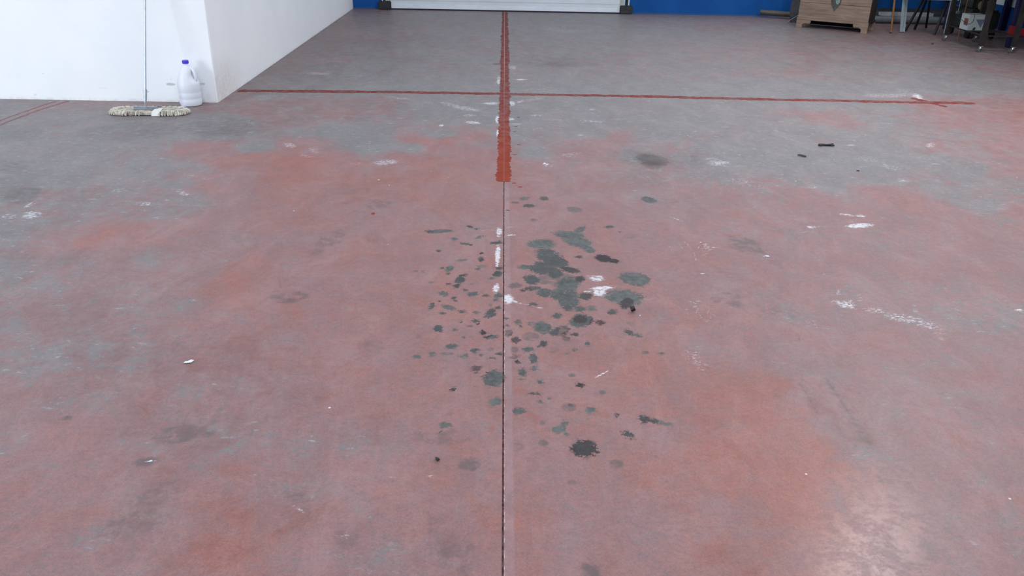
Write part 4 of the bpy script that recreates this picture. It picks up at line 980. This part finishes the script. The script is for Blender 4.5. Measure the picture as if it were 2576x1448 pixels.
bp = [(0.070, 0.0), (0.079, 0.005), (0.083, 0.018), (0.0835, 0.05), (0.0815, 0.056), (0.0835, 0.062), (0.0835, 0.10), (0.082, 0.106), (0.0835, 0.112), (0.083, 0.165),
      (0.0815, 0.18), (0.078, 0.20), (0.073, 0.22), (0.066, 0.243), (0.057, 0.265), (0.046, 0.283), (0.035, 0.296), (0.026, 0.305), (0.0205, 0.311), (0.0195, 0.316), (0.0215, 0.318), (0.0215, 0.322), (0.018, 0.323)]
Shape().lathe(bp, 48, deform=bottle_r).build('bottle_body', MAT_BOTTLE, bottle, True)
Shape().tube([(0.020, 0, 0.296), (0.038, 0, 0.290), (0.055, 0, 0.270), (0.066, 0, 0.243), (0.070, 0, 0.215), (0.068, 0, 0.195), (0.055, 0, 0.182)], [0.010, 0.0115, 0.012, 0.012, 0.012, 0.012, 0.012], 14).build('grip', MAT_BOTTLE, bottle, True)
cp = Shape().lathe([(0.0225, 0.321), (0.0235, 0.323), (0.0235, 0.343), (0.0215, 0.346)], 32)
for k in range(24):
    a = 2 * math.pi * k / 24
    cp.tube([(0.0235 * math.cos(a), 0.0235 * math.sin(a), 0.324), (0.0235 * math.cos(a), 0.0235 * math.sin(a), 0.342)], 0.0009, 4)
cp.build('cap', MAT_CAP, bottle, False)

# ------------------------------------------------------------------ wooden chest
t = NT('old_brown_wood')
pos = t.obj()
g = t.noise(t.scaled(pos, (2.2, 6, 26)), 1.0, 8, 0.62, 0.8)
bl = t.noise(pos, 4.5, 5, 0.6)
col = t.ramp(g, [(0.30, (0.150, 0.100, 0.070)), (0.5, (0.215, 0.155, 0.115)), (0.68, (0.285, 0.215, 0.165))])
col = t.mix(t.step(bl, 0.42, 0.72, 0, 0.6), col, (0.170, 0.120, 0.095))
t.bump(g, 0.15, 0.005)
MAT_WOOD = t.out(col, 0.65, 0, 0.25)
MAT_GAP_SHADE = simple('gap_shade_black', (0.007, 0.006, 0.007), 0.9, 0, 0.3, 12, 0.05)  # near-black colour stands in for the shade under the chest
MAT_SIDE_SHADE = simple('shaded_side_wood', (0.028, 0.022, 0.020), 0.7, 0, 0.3, 12, 0.2)  # shade on the chest's side put into the wood colour
MAT_LOCK = simple('dark_iron', (0.05, 0.05, 0.047), 0.4, 0.7, 0.3, 30)
MAT_KEY = simple('verdigris_brass', (0.15, 0.22, 0.19), 0.5, 0.3, 0.5, 60)
chest = thing('wooden_chest', 'old brown wooden chest on bracket feet with dark iron lock plate', 'chest', (4.09, 12.02, 0), math.atan2(-0.519, 0.786))
CW, CD = 0.942, 0.46
Shape().box(0.012, CW - 0.012, 0.014, CD, 0.13, 0.72).build('body', MAT_SIDE_SHADE, chest)
Shape().box(0.02, CW - 0.02, CD - 0.02, CD, 0.008, 0.13).build('gap_shade_board', MAT_GAP_SHADE, chest)  # added to darken the gap between the feet
for z0, z1 in ((0.136, 0.335), (0.338, 0.535), (0.538, 0.72)):
    Shape().box(0.004, CW - 0.004, -0.006, 0.016, z0, z1, 0.003).build('plank', MAT_WOOD, chest)
Shape().box(-0.012, CW + 0.012, -0.02, CD + 0.01, 0.72, 0.755, 0.006).build('lid', MAT_WOOD, chest)
Shape().box(-0.006, CW + 0.006, -0.014, 0.02, 0.104, 0.136, 0.005).build('base_rail', MAT_WOOD, chest)
Shape().box(CW - 0.02, CW + 0.004, 0.02, CD, 0.104, 0.136, 0.004).build('base_rail', MAT_SIDE_SHADE, chest)
foot_poly = [(0.0, 0.0), (0.085, 0.0), (0.080, 0.022), (0.084, 0.045), (0.105, 0.062), (0.135, 0.066), (0.175, 0.062), (0.19, 0.075), (0.192, 0.104), (0.0, 0.104)]
for x0, mirror in ((-0.004, False), (CW + 0.004, True)):
    for y0, y1 in ((-0.012, 0.03), (CD - 0.03, CD)):
        poly = [((x0 - x) if mirror else (x0 + x), z) for x, z in foot_poly]
        if mirror:
            poly.reverse()
        Shape().prism(poly, y0, y1).build('bracket_foot', MAT_WOOD, chest)
lk = [(0.0, 0.245), (0.012, 0.268), (0.030, 0.292), (0.052, 0.322), (0.066, 0.352), (0.072, 0.39), (0.070, 0.44), (0.055, 0.49), (0.03, 0.52), (0.0, 0.535)]
pol = [(CW * 0.505 + x, z) for x, z in lk] + [(CW * 0.505 - x * 0.85, z) for x, z in reversed(lk[1:-1])]
plate = Shape().prism(pol, -0.012, -0.005).build('lock_plate', MAT_LOCK, chest)
Shape().prism([(CW * 0.505 + 0.030 + 0.028 * math.cos(a * math.pi / 6), 0.385 + 0.045 * math.sin(a * math.pi / 6)) for a in range(12)], -0.017, -0.011).build('keyhole_cover', MAT_KEY, plate)

# ------------------------------------------------------------------ things lying by the far wall
def pipe(name, label, a, b, r, mat, wall=0.004, seg=28):
    a, b = Vector(a), Vector(b)
    o0 = Vector((a.x, a.y, 0))
    root = thing(name, label, 'pipe', o0)
    a, b = a - o0, b - o0
    t_ = (b - a).normalized()
    s = t_.cross(Vector((0, 0, 1))).normalized()
    n_ = s.cross(t_)
    vs, fs = [], []
    for p, rr in ((a, r), (b, r), (b, r - wall), (a, r - wall)):
        for k in range(seg):
            q = 2 * math.pi * k / seg
            vs.append(p + (s * math.cos(q) + n_ * math.sin(q)) * rr)
    for i in range(4):
        for k in range(seg):
            k2 = (k + 1) % seg
            j = (i + 1) % 4
            fs.append((i * seg + k, i * seg + k2, j * seg + k2, j * seg + k))
    Shape().add(vs, fs).build('tube', mat, root, True)
    return root


MAT_OLIVE = simple('olive_brown_tube', (0.070, 0.058, 0.040), 0.5, 0, 0.3, 10)
MAT_PVC = simple('grey_pvc', (0.120, 0.140, 0.155), 0.42, 0, 0.15, 6)
MAT_DARKPIPE = simple('dark_grey_pipe', (0.030, 0.034, 0.040), 0.5, 0, 0.2, 8)
pipe('drain_pipe', 'short olive brown pipe with dark open end along the blue wall', (3.865, 13.06, 0.080), (4.95, 12.78, 0.040), 0.037, MAT_OLIVE)
pipe('drain_pipe', 'long mid grey plastic pipe on the floor behind the rusty rod', (5.30, 12.66, 0.0525), (6.88, 12.62, 0.0525), 0.052, MAT_PVC)
pipe('drain_pipe', 'thick dark pipe nearest the far wall behind the grey pipe', (5.20, 12.97, 0.0905), (6.95, 12.93, 0.0905), 0.09, MAT_DARKPIPE)
pipe('drain_pipe', 'dark thin pipe between the two thick pipes', (5.42, 12.80, 0.0505), (6.70, 12.76, 0.0505), 0.05, MAT_DARKPIPE)
MAT_ALU = simple('dull_aluminium', (0.50, 0.53, 0.56), 0.35, 0.5, 0.15, 12)
pf = thing('metal_profile', 'pale metal channel lying on top of the grey pipe', 'metal profile', (5.52, 12.68, 0.1045))
Shape().box(0, 0.77, -0.05, 0.05, 0.0, 0.012).build('web', MAT_ALU, pf)
Shape().box(0, 0.77, -0.05, -0.04, 0.012, 0.048).build('flange', MAT_ALU, pf)
Shape().box(0, 0.77, 0.04, 0.05, 0.012, 0.048).build('flange', MAT_ALU, pf)

MAT_BLACK = simple('black_sheet', (0.020, 0.022, 0.028), 0.45, 0, 0.5, 14, 0.4, 0.4)
MAT_EDGE = simple('pale_metal_edge', (0.30, 0.32, 0.34), 0.35, 0.6, 0.1)
sheet = thing('dark_sheet', 'dark crumpled sheet standing between the wooden chest and the brown pipe', 'sheet', (4.14, 12.58, 0), math.radians(-25))
sh = Shape()
rnd = random.Random(5)
nu, nv = 7, 10
vs, fs = [], []
for side_ in (0, 1):
    for j in range(nv):
        for i in range(nu):
            z = 0.62 * j / (nv - 1)
            left = 0.012 + 0.03 * max(0, z - 0.22) / 0.4 + 0.025 * max(0, 0.1 - z) / 0.1
            x = left + (0.21 - left) * i / (nu - 1)
            y = (0.0 if side_ == 0 else 0.05) + (rnd.uniform(-0.012, 0.012)) + 0.10 * z
            vs.append((x, y, max(0.0, z + (rnd.uniform(-0.01, 0.01) if 0 < j else 0))))
N = nu * nv
for j in range(nv - 1):
    for i in range(nu - 1):
        a = j * nu + i
        fs.append((a, a + 1, a + 1 + nu, a + nu))
        fs.append((N + a + 1, N + a, N + a + nu, N + a + nu + 1))
for j in range(nv - 1):
    a, b = j * nu, j * nu + nu - 1
    fs += [(a + nu, N + a + nu, N + a, a), (b, N + b, N + b + nu, b + nu)]
for i in range(nu - 1):
    fs += [(i, N + i, N + i + 1, i + 1), ((nv - 1) * nu + i + 1, N + (nv - 1) * nu + i + 1, N + (nv - 1) * nu + i, (nv - 1) * nu + i)]
sh.add(vs, fs).build('sheet_body', MAT_BLACK, sheet, True)
Shape().bar((0.015, -0.035, 0.012), (0.165, -0.035, 0.125), 0.006, 0.006).build('bright_edge', MAT_EDGE, sheet)
Shape().prism([(0.03, 0.0), (0.175, 0.0), (0.168, 0.122)], -0.036, -0.028).build('folded_flap', MAT_BLACK, sheet)

# leaning rod and profile
MAT_RUST = simple('rusty_iron', (0.19, 0.085, 0.032), 0.75, 0.2, 0.4, 30)
rod = Shape().tube([Vector((0, 0, 0.0)), Vector((0.51, 1.612, 2.13))], 0.0145, 12).build('rusty_rod', MAT_RUST, None, True, (5.227, 11.548, 0.006))
tag(rod, 'thin rusty brown rod leaning on the far wall', 'rod')
MAT_ZINC = simple('zinc_profile', (0.36, 0.44, 0.46), 0.4, 0.45, 0.12, 20)
zp = thing('leaning_profile', 'pale grey double metal profile leaning beside the rusty rod', 'metal profile', (5.424, 11.649, 0))
for dx in (-0.017, 0.019):
    Shape().bar((dx, 0, 0.006), (0.448 + dx, 1.50, 1.975), 0.030, 0.02, (0, 1, 0)).build('rail', MAT_ZINC, zp)
Shape().bar((0.001, 0.006, 0.01), (0.449, 1.506, 1.97), 0.014, 0.008, (0, 1, 0)).build('groove', MAT_STEEL, zp)

# ------------------------------------------------------------------ low black stand
MAT_BLK = simple('black_tube_steel', (0.014, 0.013, 0.015), 0.45, 0.3, 0.3, 20)
MAT_TOP = simple('pale_laminate', (0.58, 0.60, 0.64), 0.4, 0, 0.05)
st = thing('low_stand', 'low stand with splayed black legs and a thin pale top', 'stand', (5.75, 11.85, 0))
Shape().box(-0.30, 0.27, -0.36, 0.07, 0.442, 0.462, 0.003).build('stand_top', MAT_TOP, st)
for a, b in (((5.53, 11.80), (5.74, 11.88)), ((5.75, 11.99), (5.79, 11.90)), ((6.02, 12.22), (5.83, 11.90)), ((5.79, 11.49), (5.93, 11.60)), ((5.99, 11.63), (6.01, 11.68))):
    thin = a[0] > 5.98 and a[1] < 11.7
    Shape().bar((a[0] - 5.75, a[1] - 11.85, 0), (b[0] - 5.75, b[1] - 11.85, 0.443), 0.014 if thin else 0.028, 0.02).build('leg', MAT_STEEL if thin else MAT_BLK, st)

# ------------------------------------------------------------------ wheeled table
MAT_BRN = simple('dark_brown_steel', (0.018, 0.014, 0.0135), 0.6, 0, 0.25, 10, 0.3)
MAT_CAST = simple('bright_caster_steel', (0.75, 0.78, 0.78), 0.18, 0.95, 0.05)
MAT_TYRE = simple('grey_caster_wheel', (0.06, 0.06, 0.06), 0.6, 0, 0.2)
tb = thing('wheeled_table', 'dark brown steel frame table on small bright castors', 'table', (5.845, 10.475, 0), math.radians(-2.2))
HX, HY = 0.19, 0.455
Shape().box(-HX - 0.25, HX + 0.12, -HY - 0.35, HY + 0.05, 0.80, 0.84, 0.004).build('table_top', MAT_BRN, tb)  # unseen top, overhang widened to shade the floor below
for sx in (-1, 1):
    for sy in (-1, 1):
        x, y = sx * HX, sy * HY
        Shape().box(x - 0.025, x + 0.025, y - 0.025, y + 0.025, 0.075, 0.80, 0.003).build('leg', MAT_BRN, tb)
        cs = Shape().box(x - 0.02, x + 0.02, y - 0.02, y + 0.02, 0.068, 0.075)
        cs.tube([(x, y, 0.05), (x, y, 0.069)], 0.012, 12)
        for q in (-1, 1):
            cs.bar((x - 0.005, y + q * 0.013, 0.058), (x - 0.024, y + q * 0.013, 0.022), 0.004, 0.022, (0, 1, 0))
        cs.box(x - 0.018, x + 0.014, y - 0.015, y + 0.015, 0.048, 0.058)
        co = cs.build('caster', MAT_CAST, tb)
        Shape().tube([(x - 0.024, y - 0.010, 0.0225), (x - 0.024, y + 0.010, 0.0225)], 0.0225, 16).build('wheel', MAT_TYRE, co, True)
for s in (-1, 1):
    Shape().box(s * HX - 0.01, s * HX + 0.01, -HY, HY, 0.184, 0.196).build('rail', MAT_BRN, tb)
    Shape().box(-HX, HX, s * HY - 0.01, s * HY + 0.01, 0.184, 0.196).build('rail', MAT_BRN, tb)
for y in (-0.06, 0.02, 0.10, 0.18):
    Shape().box(-HX, HX, y - 0.012, y + 0.012, 0.180, 0.194).build('shelf_slat', MAT_BRN, tb)

# white carton on the lower shelf
MAT_CARTON = simple('white_carton', (0.33, 0.37, 0.36), 0.75, 0, 0.06, 9, 0.2)
MAT_PIC = simple('brown_orange_print', (0.16, 0.06, 0.035), 0.6, 0, 0.9, 40)
MAT_PUR = simple('purple_print', (0.10, 0.03, 0.13), 0.6, 0, 0.3)
MAT_TRI = simple('slate_blue_print', (0.10, 0.12, 0.18), 0.6, 0, 0.15)
MAT_GRN = simple('green_print', (0.28, 0.42, 0.30), 0.6, 0, 0.2)
bx = thing('white_carton', 'white carton with brown picture label on the lower shelf of the wheeled table', 'box', (5.645, 10.44, 0.197))
Shape().box(0, 0.215, 0, 0.19, 0, 0.182, 0.003).build('carton', MAT_CARTON, bx)
Shape().box(-0.001, 0.0, 0.012, 0.105, 0.055, 0.135).build('picture_label', MAT_PIC, bx)
Shape().box(-0.0014, 0.0, 0.010, 0.030, 0.052, 0.100).build('label_stripe', MAT_PUR, bx)
Shape().prism([(0.160, 0.030), (0.195, 0.130), (0.085, 0.130)], -0.001, 0.0).build('triangle_print', MAT_TRI, bx)
Shape().prism([(0.068, 0.003), (0.098, 0.003), (0.103, 0.035), (0.085, 0.036), (0.072, 0.025)], -0.001, 0.0).build('handle_hole', MAT_SEAL, bx)
Shape().box(0.110, 0.165, -0.001, 0.0, 0.006, 0.018).build('green_print', MAT_GRN, bx)
cb = Shape().tube([(5.60, 10.66, 0.33), (5.63, 10.60, 0.305), (5.641, 10.55, 0.29), (5.639, 10.47, 0.275), (5.643, 10.437, 0.27), (5.67, 10.434, 0.275), (5.692, 10.434, 0.30), (5.698, 10.434, 0.34), (5.696, 10.436, 0.384), (5.69, 10.50, 0.386)], 0.0022, 6)
tag(cb.build('black_cable', MAT_BLK, None, True), 'thin black cable looped over the white carton', 'cable')
hc = Shape().tube([(5.80, 11.03, 0.84), (5.797, 11.03, 0.55), (5.80, 11.03, 0.36), (5.795, 11.03, 0.35)], 0.004, 8)
hk = thing('hanging_plug', 'grey cable with plug hanging behind the leg of the wheeled table', 'cable', (0, 0, 0))
hc.build('cord', MAT_STEEL, hk, True)
Shape().box(5.775, 5.82, 11.015, 11.045, 0.325, 0.36, 0.006).build('plug', MAT_STEEL, hk)

# ------------------------------------------------------------------ storage rack by the side wall
MAT_NAVY = simple('navy_rack_paint', (0.008, 0.008, 0.060), 0.45, 0.1, 0.2)
MAT_REDB = simple('red_beam_paint', (0.28, 0.012, 0.014), 0.4, 0, 0.2)
MAT_DECK = simple('dull_steel_deck', (0.12, 0.12, 0.13), 0.6, 0.3, 0.2)
rk = thing('storage_rack', 'navy upright storage rack with red beams along the side wall', 'rack', (6.24, 10.48, 0))
for y in (0.0, 1.61):
    for x in (0.0, 0.79):
        Shape().box(x - 0.035, x + 0.035, y - 0.035, y + 0.035, 0, 2.2, 0.003).build('upright', MAT_NAVY, rk)
Shape().box(0.035, 0.755, -0.02, 0.02, 0.142, 0.226, 0.004).build('beam', MAT_REDB, rk)
Shape().box(-0.04, 0.04, -0.042, 0.042, 0.128, 0.256, 0.004).build('collar', MAT_REDB, rk)
for z in (0.64, 1.3):  # unseen decks with their beams, added to shade the wall
    for x in (0.0, 0.79):
        Shape().box(x - 0.02, x + 0.02, 0.036, 1.574, z, z + 0.08, 0.004).build('beam', MAT_REDB, rk)
    Shape().box(-0.02, 0.81, 0.04, 1.57, z + 0.08, z + 0.10).build('shade_deck', MAT_DECK, rk)

for yy in (-1.61, -3.22):  # unseen extra bays, added to block light from the right
    for x in (0.0, 0.79):
        Shape().box(x - 0.035, x + 0.035, yy - 0.035, yy + 0.035, 0, 2.2, 0.003).build('upright', MAT_NAVY, rk)
    for z in (0.64, 1.3):
        for x in (0.0, 0.79):
            Shape().box(x - 0.02, x + 0.02, yy + 0.036, yy + 1.574, z, z + 0.08, 0.004).build('beam', MAT_REDB, rk)
        Shape().box(-0.02, 0.81, yy + 0.04, yy + 1.57, z + 0.08, z + 0.10).build('shade_deck', MAT_DECK, rk)

# unseen shelf added to shade the far wall above the pipes
ws = thing('added_shade_shelf', 'unseen shelf added to shade the far wall above the grey pipes', 'shelf', (5.05, 13.185, 0.66))
Shape().box(0, 1.95, -0.62, 0.0, 0.03, 0.06).build('board', MAT_DECK, ws)
for x in (0.1, 1.0, 1.85):
    Shape().box(x - 0.015, x + 0.015, -0.58, 0.0, 0.0, 0.03).box(x - 0.015, x + 0.015, -0.02, 0.0, 0.03, 0.3).build('bracket', MAT_DECK, ws)

# dark machine under the rack
MAT_DGRN = simple('dark_green_casing', (0.014, 0.018, 0.014), 0.5, 0.1, 0.5, 14)
MAT_KHAKI = simple('khaki_casing', (0.085, 0.075, 0.030), 0.6, 0, 0.3, 18)
mc = thing('workshop_machine', 'dark green machine on small wheels behind the white carton', 'machine', (6.12, 11.29, 0))
Shape().box(-0.07, 0.33, -0.12, 0.42, 0.10, 0.36, 0.03).box(-0.02, 0.28, -0.05, 0.38, 0.34, 0.60, 0.04).build('casing', MAT_DGRN, mc, True)
Shape().tube([(0.0, -0.15, 0.42), (0.18, -0.15, 0.42)], [0.05, 0.055], 18).build('motor', MAT_KHAKI, mc, True)
Shape().box(0.06, 0.2, -0.15, -0.10, 0.28, 0.37, 0.012).build('cover', MAT_KHAKI, mc)
Shape().tube([(-0.02, -0.08, 0.58), (-0.01, -0.16, 0.56), (0.0, -0.19, 0.50), (0.005, -0.18, 0.42), (0.02, -0.15, 0.36)], 0.007, 8).build('hose', MAT_KHAKI, mc, True)
for x in (-0.03, 0.29):
    for y in (-0.07, 0.37):
        Shape().tube([(x - 0.015, y, 0.055), (x + 0.015, y, 0.055)], 0.055, 18).build('wheel', MAT_BLK, mc, True)
orod = Shape().tube([(5.915, 11.10, 0.0), (5.945, 11.12, 0.75)], 0.008, 10).build('yellow_rod', simple('ochre_rod', (0.24, 0.12, 0.03), 0.6, 0, 0.3), None, True)
tag(orod, 'thin ochre rod standing behind the white carton', 'rod')

# ------------------------------------------------------------------ litter on the floor
def lump(name, label, cat, loc, size, mat, seed, rotz=0.0, sub=2, spiky=0.35):
    bm_ = bmesh.new()
    bmesh.ops.create_icosphere(bm_, subdivisions=sub, radius=1.0)
    r_ = random.Random(seed)
    for v in bm_.verts:
        k_ = 1 + r_.uniform(-spiky, spiky)
        v.co = Vector((v.co.x * size[0] * k_, v.co.y * size[1] * k_, v.co.z * size[2] * k_))
    lo = min(v.co.z for v in bm_.verts)
    for v in bm_.verts:
        v.co.z -= lo
    bm_.verts.index_update()
    o = Shape().add([v.co[:] for v in bm_.verts], [[v.index for v in f_.verts] for f_ in bm_.faces]).build(name, mat, None, False, (loc[0], loc[1], 0.0), rotz)
    bm_.free()
    return tag(o, label, cat)


def scrap(name, label, cat, loc, outline, mat, rotz=0.0, th=0.0015, lift=0.006, seed=0):
    """thin curled piece: outline polygon in metres, slightly bent"""
    r_ = random.Random(seed)
    n_ = len(outline)
    zz = [r_.uniform(0, lift) for _ in outline]
    vs_ = [(x, y, z) for (x, y), z in zip(outline, zz)] + [(x, y, z + th) for (x, y), z in zip(outline, zz)]
    cx_, cy_ = sum(p[0] for p in outline) / n_, sum(p[1] for p in outline) / n_
    vs_ += [(cx_, cy_, lift * 0.4), (cx_, cy_, lift * 0.4 + th)]
    fs_ = []
    for i in range(n_):
        j = (i + 1) % n_
        fs_ += [(j, i, 2 * n_), (n_ + i, n_ + j, 2 * n_ + 1), (i, j, n_ + j, n_ + i)]
    return tag(mesh_obj(name, vs_, fs_, mat, None, False, (loc[0], loc[1], 0.0), rotz), label, cat)


MAT_COAL = simple('black_rubber_crumb', (0.010, 0.010, 0.013), 0.5, 0, 0.4, 90)
MAT_PAPER = simple('white_paper', (0.62, 0.68, 0.72), 0.7, 0, 0.12, 60)
lump('rubber_crumb', 'black rough crumb beside the large grey oil spots', 'debris', (0.524, 3.008), (0.011, 0.012, 0.011), MAT_COAL, 2, 0.4)
lump('rubber_crumb', 'small black pointed chip on bare pink floor apart from the oil spots', 'debris', (-0.195, 2.004), (0.0075, 0.008, 0.005), MAT_COAL, 6, 0.9, 1, 0.45)
scrap('paper_scrap', 'small torn white paper scrap on the red floor', 'paper', (-1.117, 2.558), [(-0.016, -0.006), (-0.004, -0.010), (0.010, -0.006), (0.017, 0.006), (0.006, 0.011), (-0.004, 0.008), (-0.014, 0.006)], MAT_PAPER, 0.1, seed=3)
strip = Shape().tube([(-0.052, -0.004, 0.008), (-0.03, 0.0, 0.010), (0.0, -0.004, 0.009), (0.03, -0.002, 0.010), (0.055, 0.012, 0.012)], [0.006, 0.008, 0.0075, 0.009, 0.006], 8)
strip.tube([(-0.036 + 0.012 * math.cos(a * math.pi / 4), -0.002 + 0.014 * math.sin(a * math.pi / 4), 0.010) for a in range(9)], 0.0045, 6)
strip.tube([(0.03, -0.004, 0.008), (0.058, -0.012, 0.008)], [0.008, 0.005], 6)
tag(strip.build('rubber_strip', MAT_COAL, None, True, (2.252, 5.652, 0)), 'long twisted black rubber strip lying on the grey floor', 'debris')
MAT_GREYR = simple('grey_rubber', (0.06, 0.055, 0.055), 0.7, 0, 0.3, 60)
tw = Shape().tube([(-0.022, 0.02, 0.006), (-0.008, 0.006, 0.008), (0.006, -0.008, 0.008), (0.024, -0.016, 0.006)], [0.004, 0.006, 0.007, 0.005], 8)
tag(tw.build('rubber_twist', MAT_GREYR, None, True, (1.994, 5.372, 0)), 'short grey twist of rubber near the long black strip', 'debris')
lump('rubber_crumb', 'tiny dark crumb in the pale flecked grey floor patch', 'debris', (2.247, 5.054), (0.010, 0.006, 0.004), MAT_COAL, 8, 0.2, 1)
lump('rubber_crumb', 'dark crumb on the floor in front of the wheeled table', 'debris', (5.356, 10.626), (0.016, 0.02, 0.008), MAT_COAL, 9, 0.3, 1)
lump('plaster_chip', 'white plaster chip near the end of the red paint band', 'debris', (0.258, 5.089), (0.011, 0.009, 0.005), MAT_PAPER, 10, 0.3, 1)
lump('plaster_chip', 'slender white chip beside the dark tyre marks', 'debris', (1.253, 3.616), (0.013, 0.005, 0.003), MAT_PAPER, 11, -0.4, 1)
lump('plaster_chip', 'tiny white chip on the dark grimy floor patch', 'debris', (-1.03, 1.985), (0.005, 0.003, 0.002), MAT_PAPER, 12, 0.5, 1)
lump('plaster_chip', 'yellowish pebble on the red floor', 'debris', (-0.739, 4.696), (0.008, 0.007, 0.005), simple('yellowish_stone', (0.42, 0.36, 0.20), 0.7), 13, 0.0, 1)
lump('paint_flake', 'small bright red paint flake on the pink floor', 'debris', (-0.69, 4.127), (0.009, 0.010, 0.005), simple('red_flake', (0.36, 0.03, 0.02), 0.5), 14, 0.2, 1)
scrap('paper_scrap', 'white scrap lying between the mop fringe and the bottle', 'paper', (-2.522, 6.487), [(-0.028, 0.02), (-0.012, 0.0), (0.02, -0.014), (0.034, -0.010), (0.008, 0.012), (-0.010, 0.030)], MAT_PAPER, 0.0, seed=5)
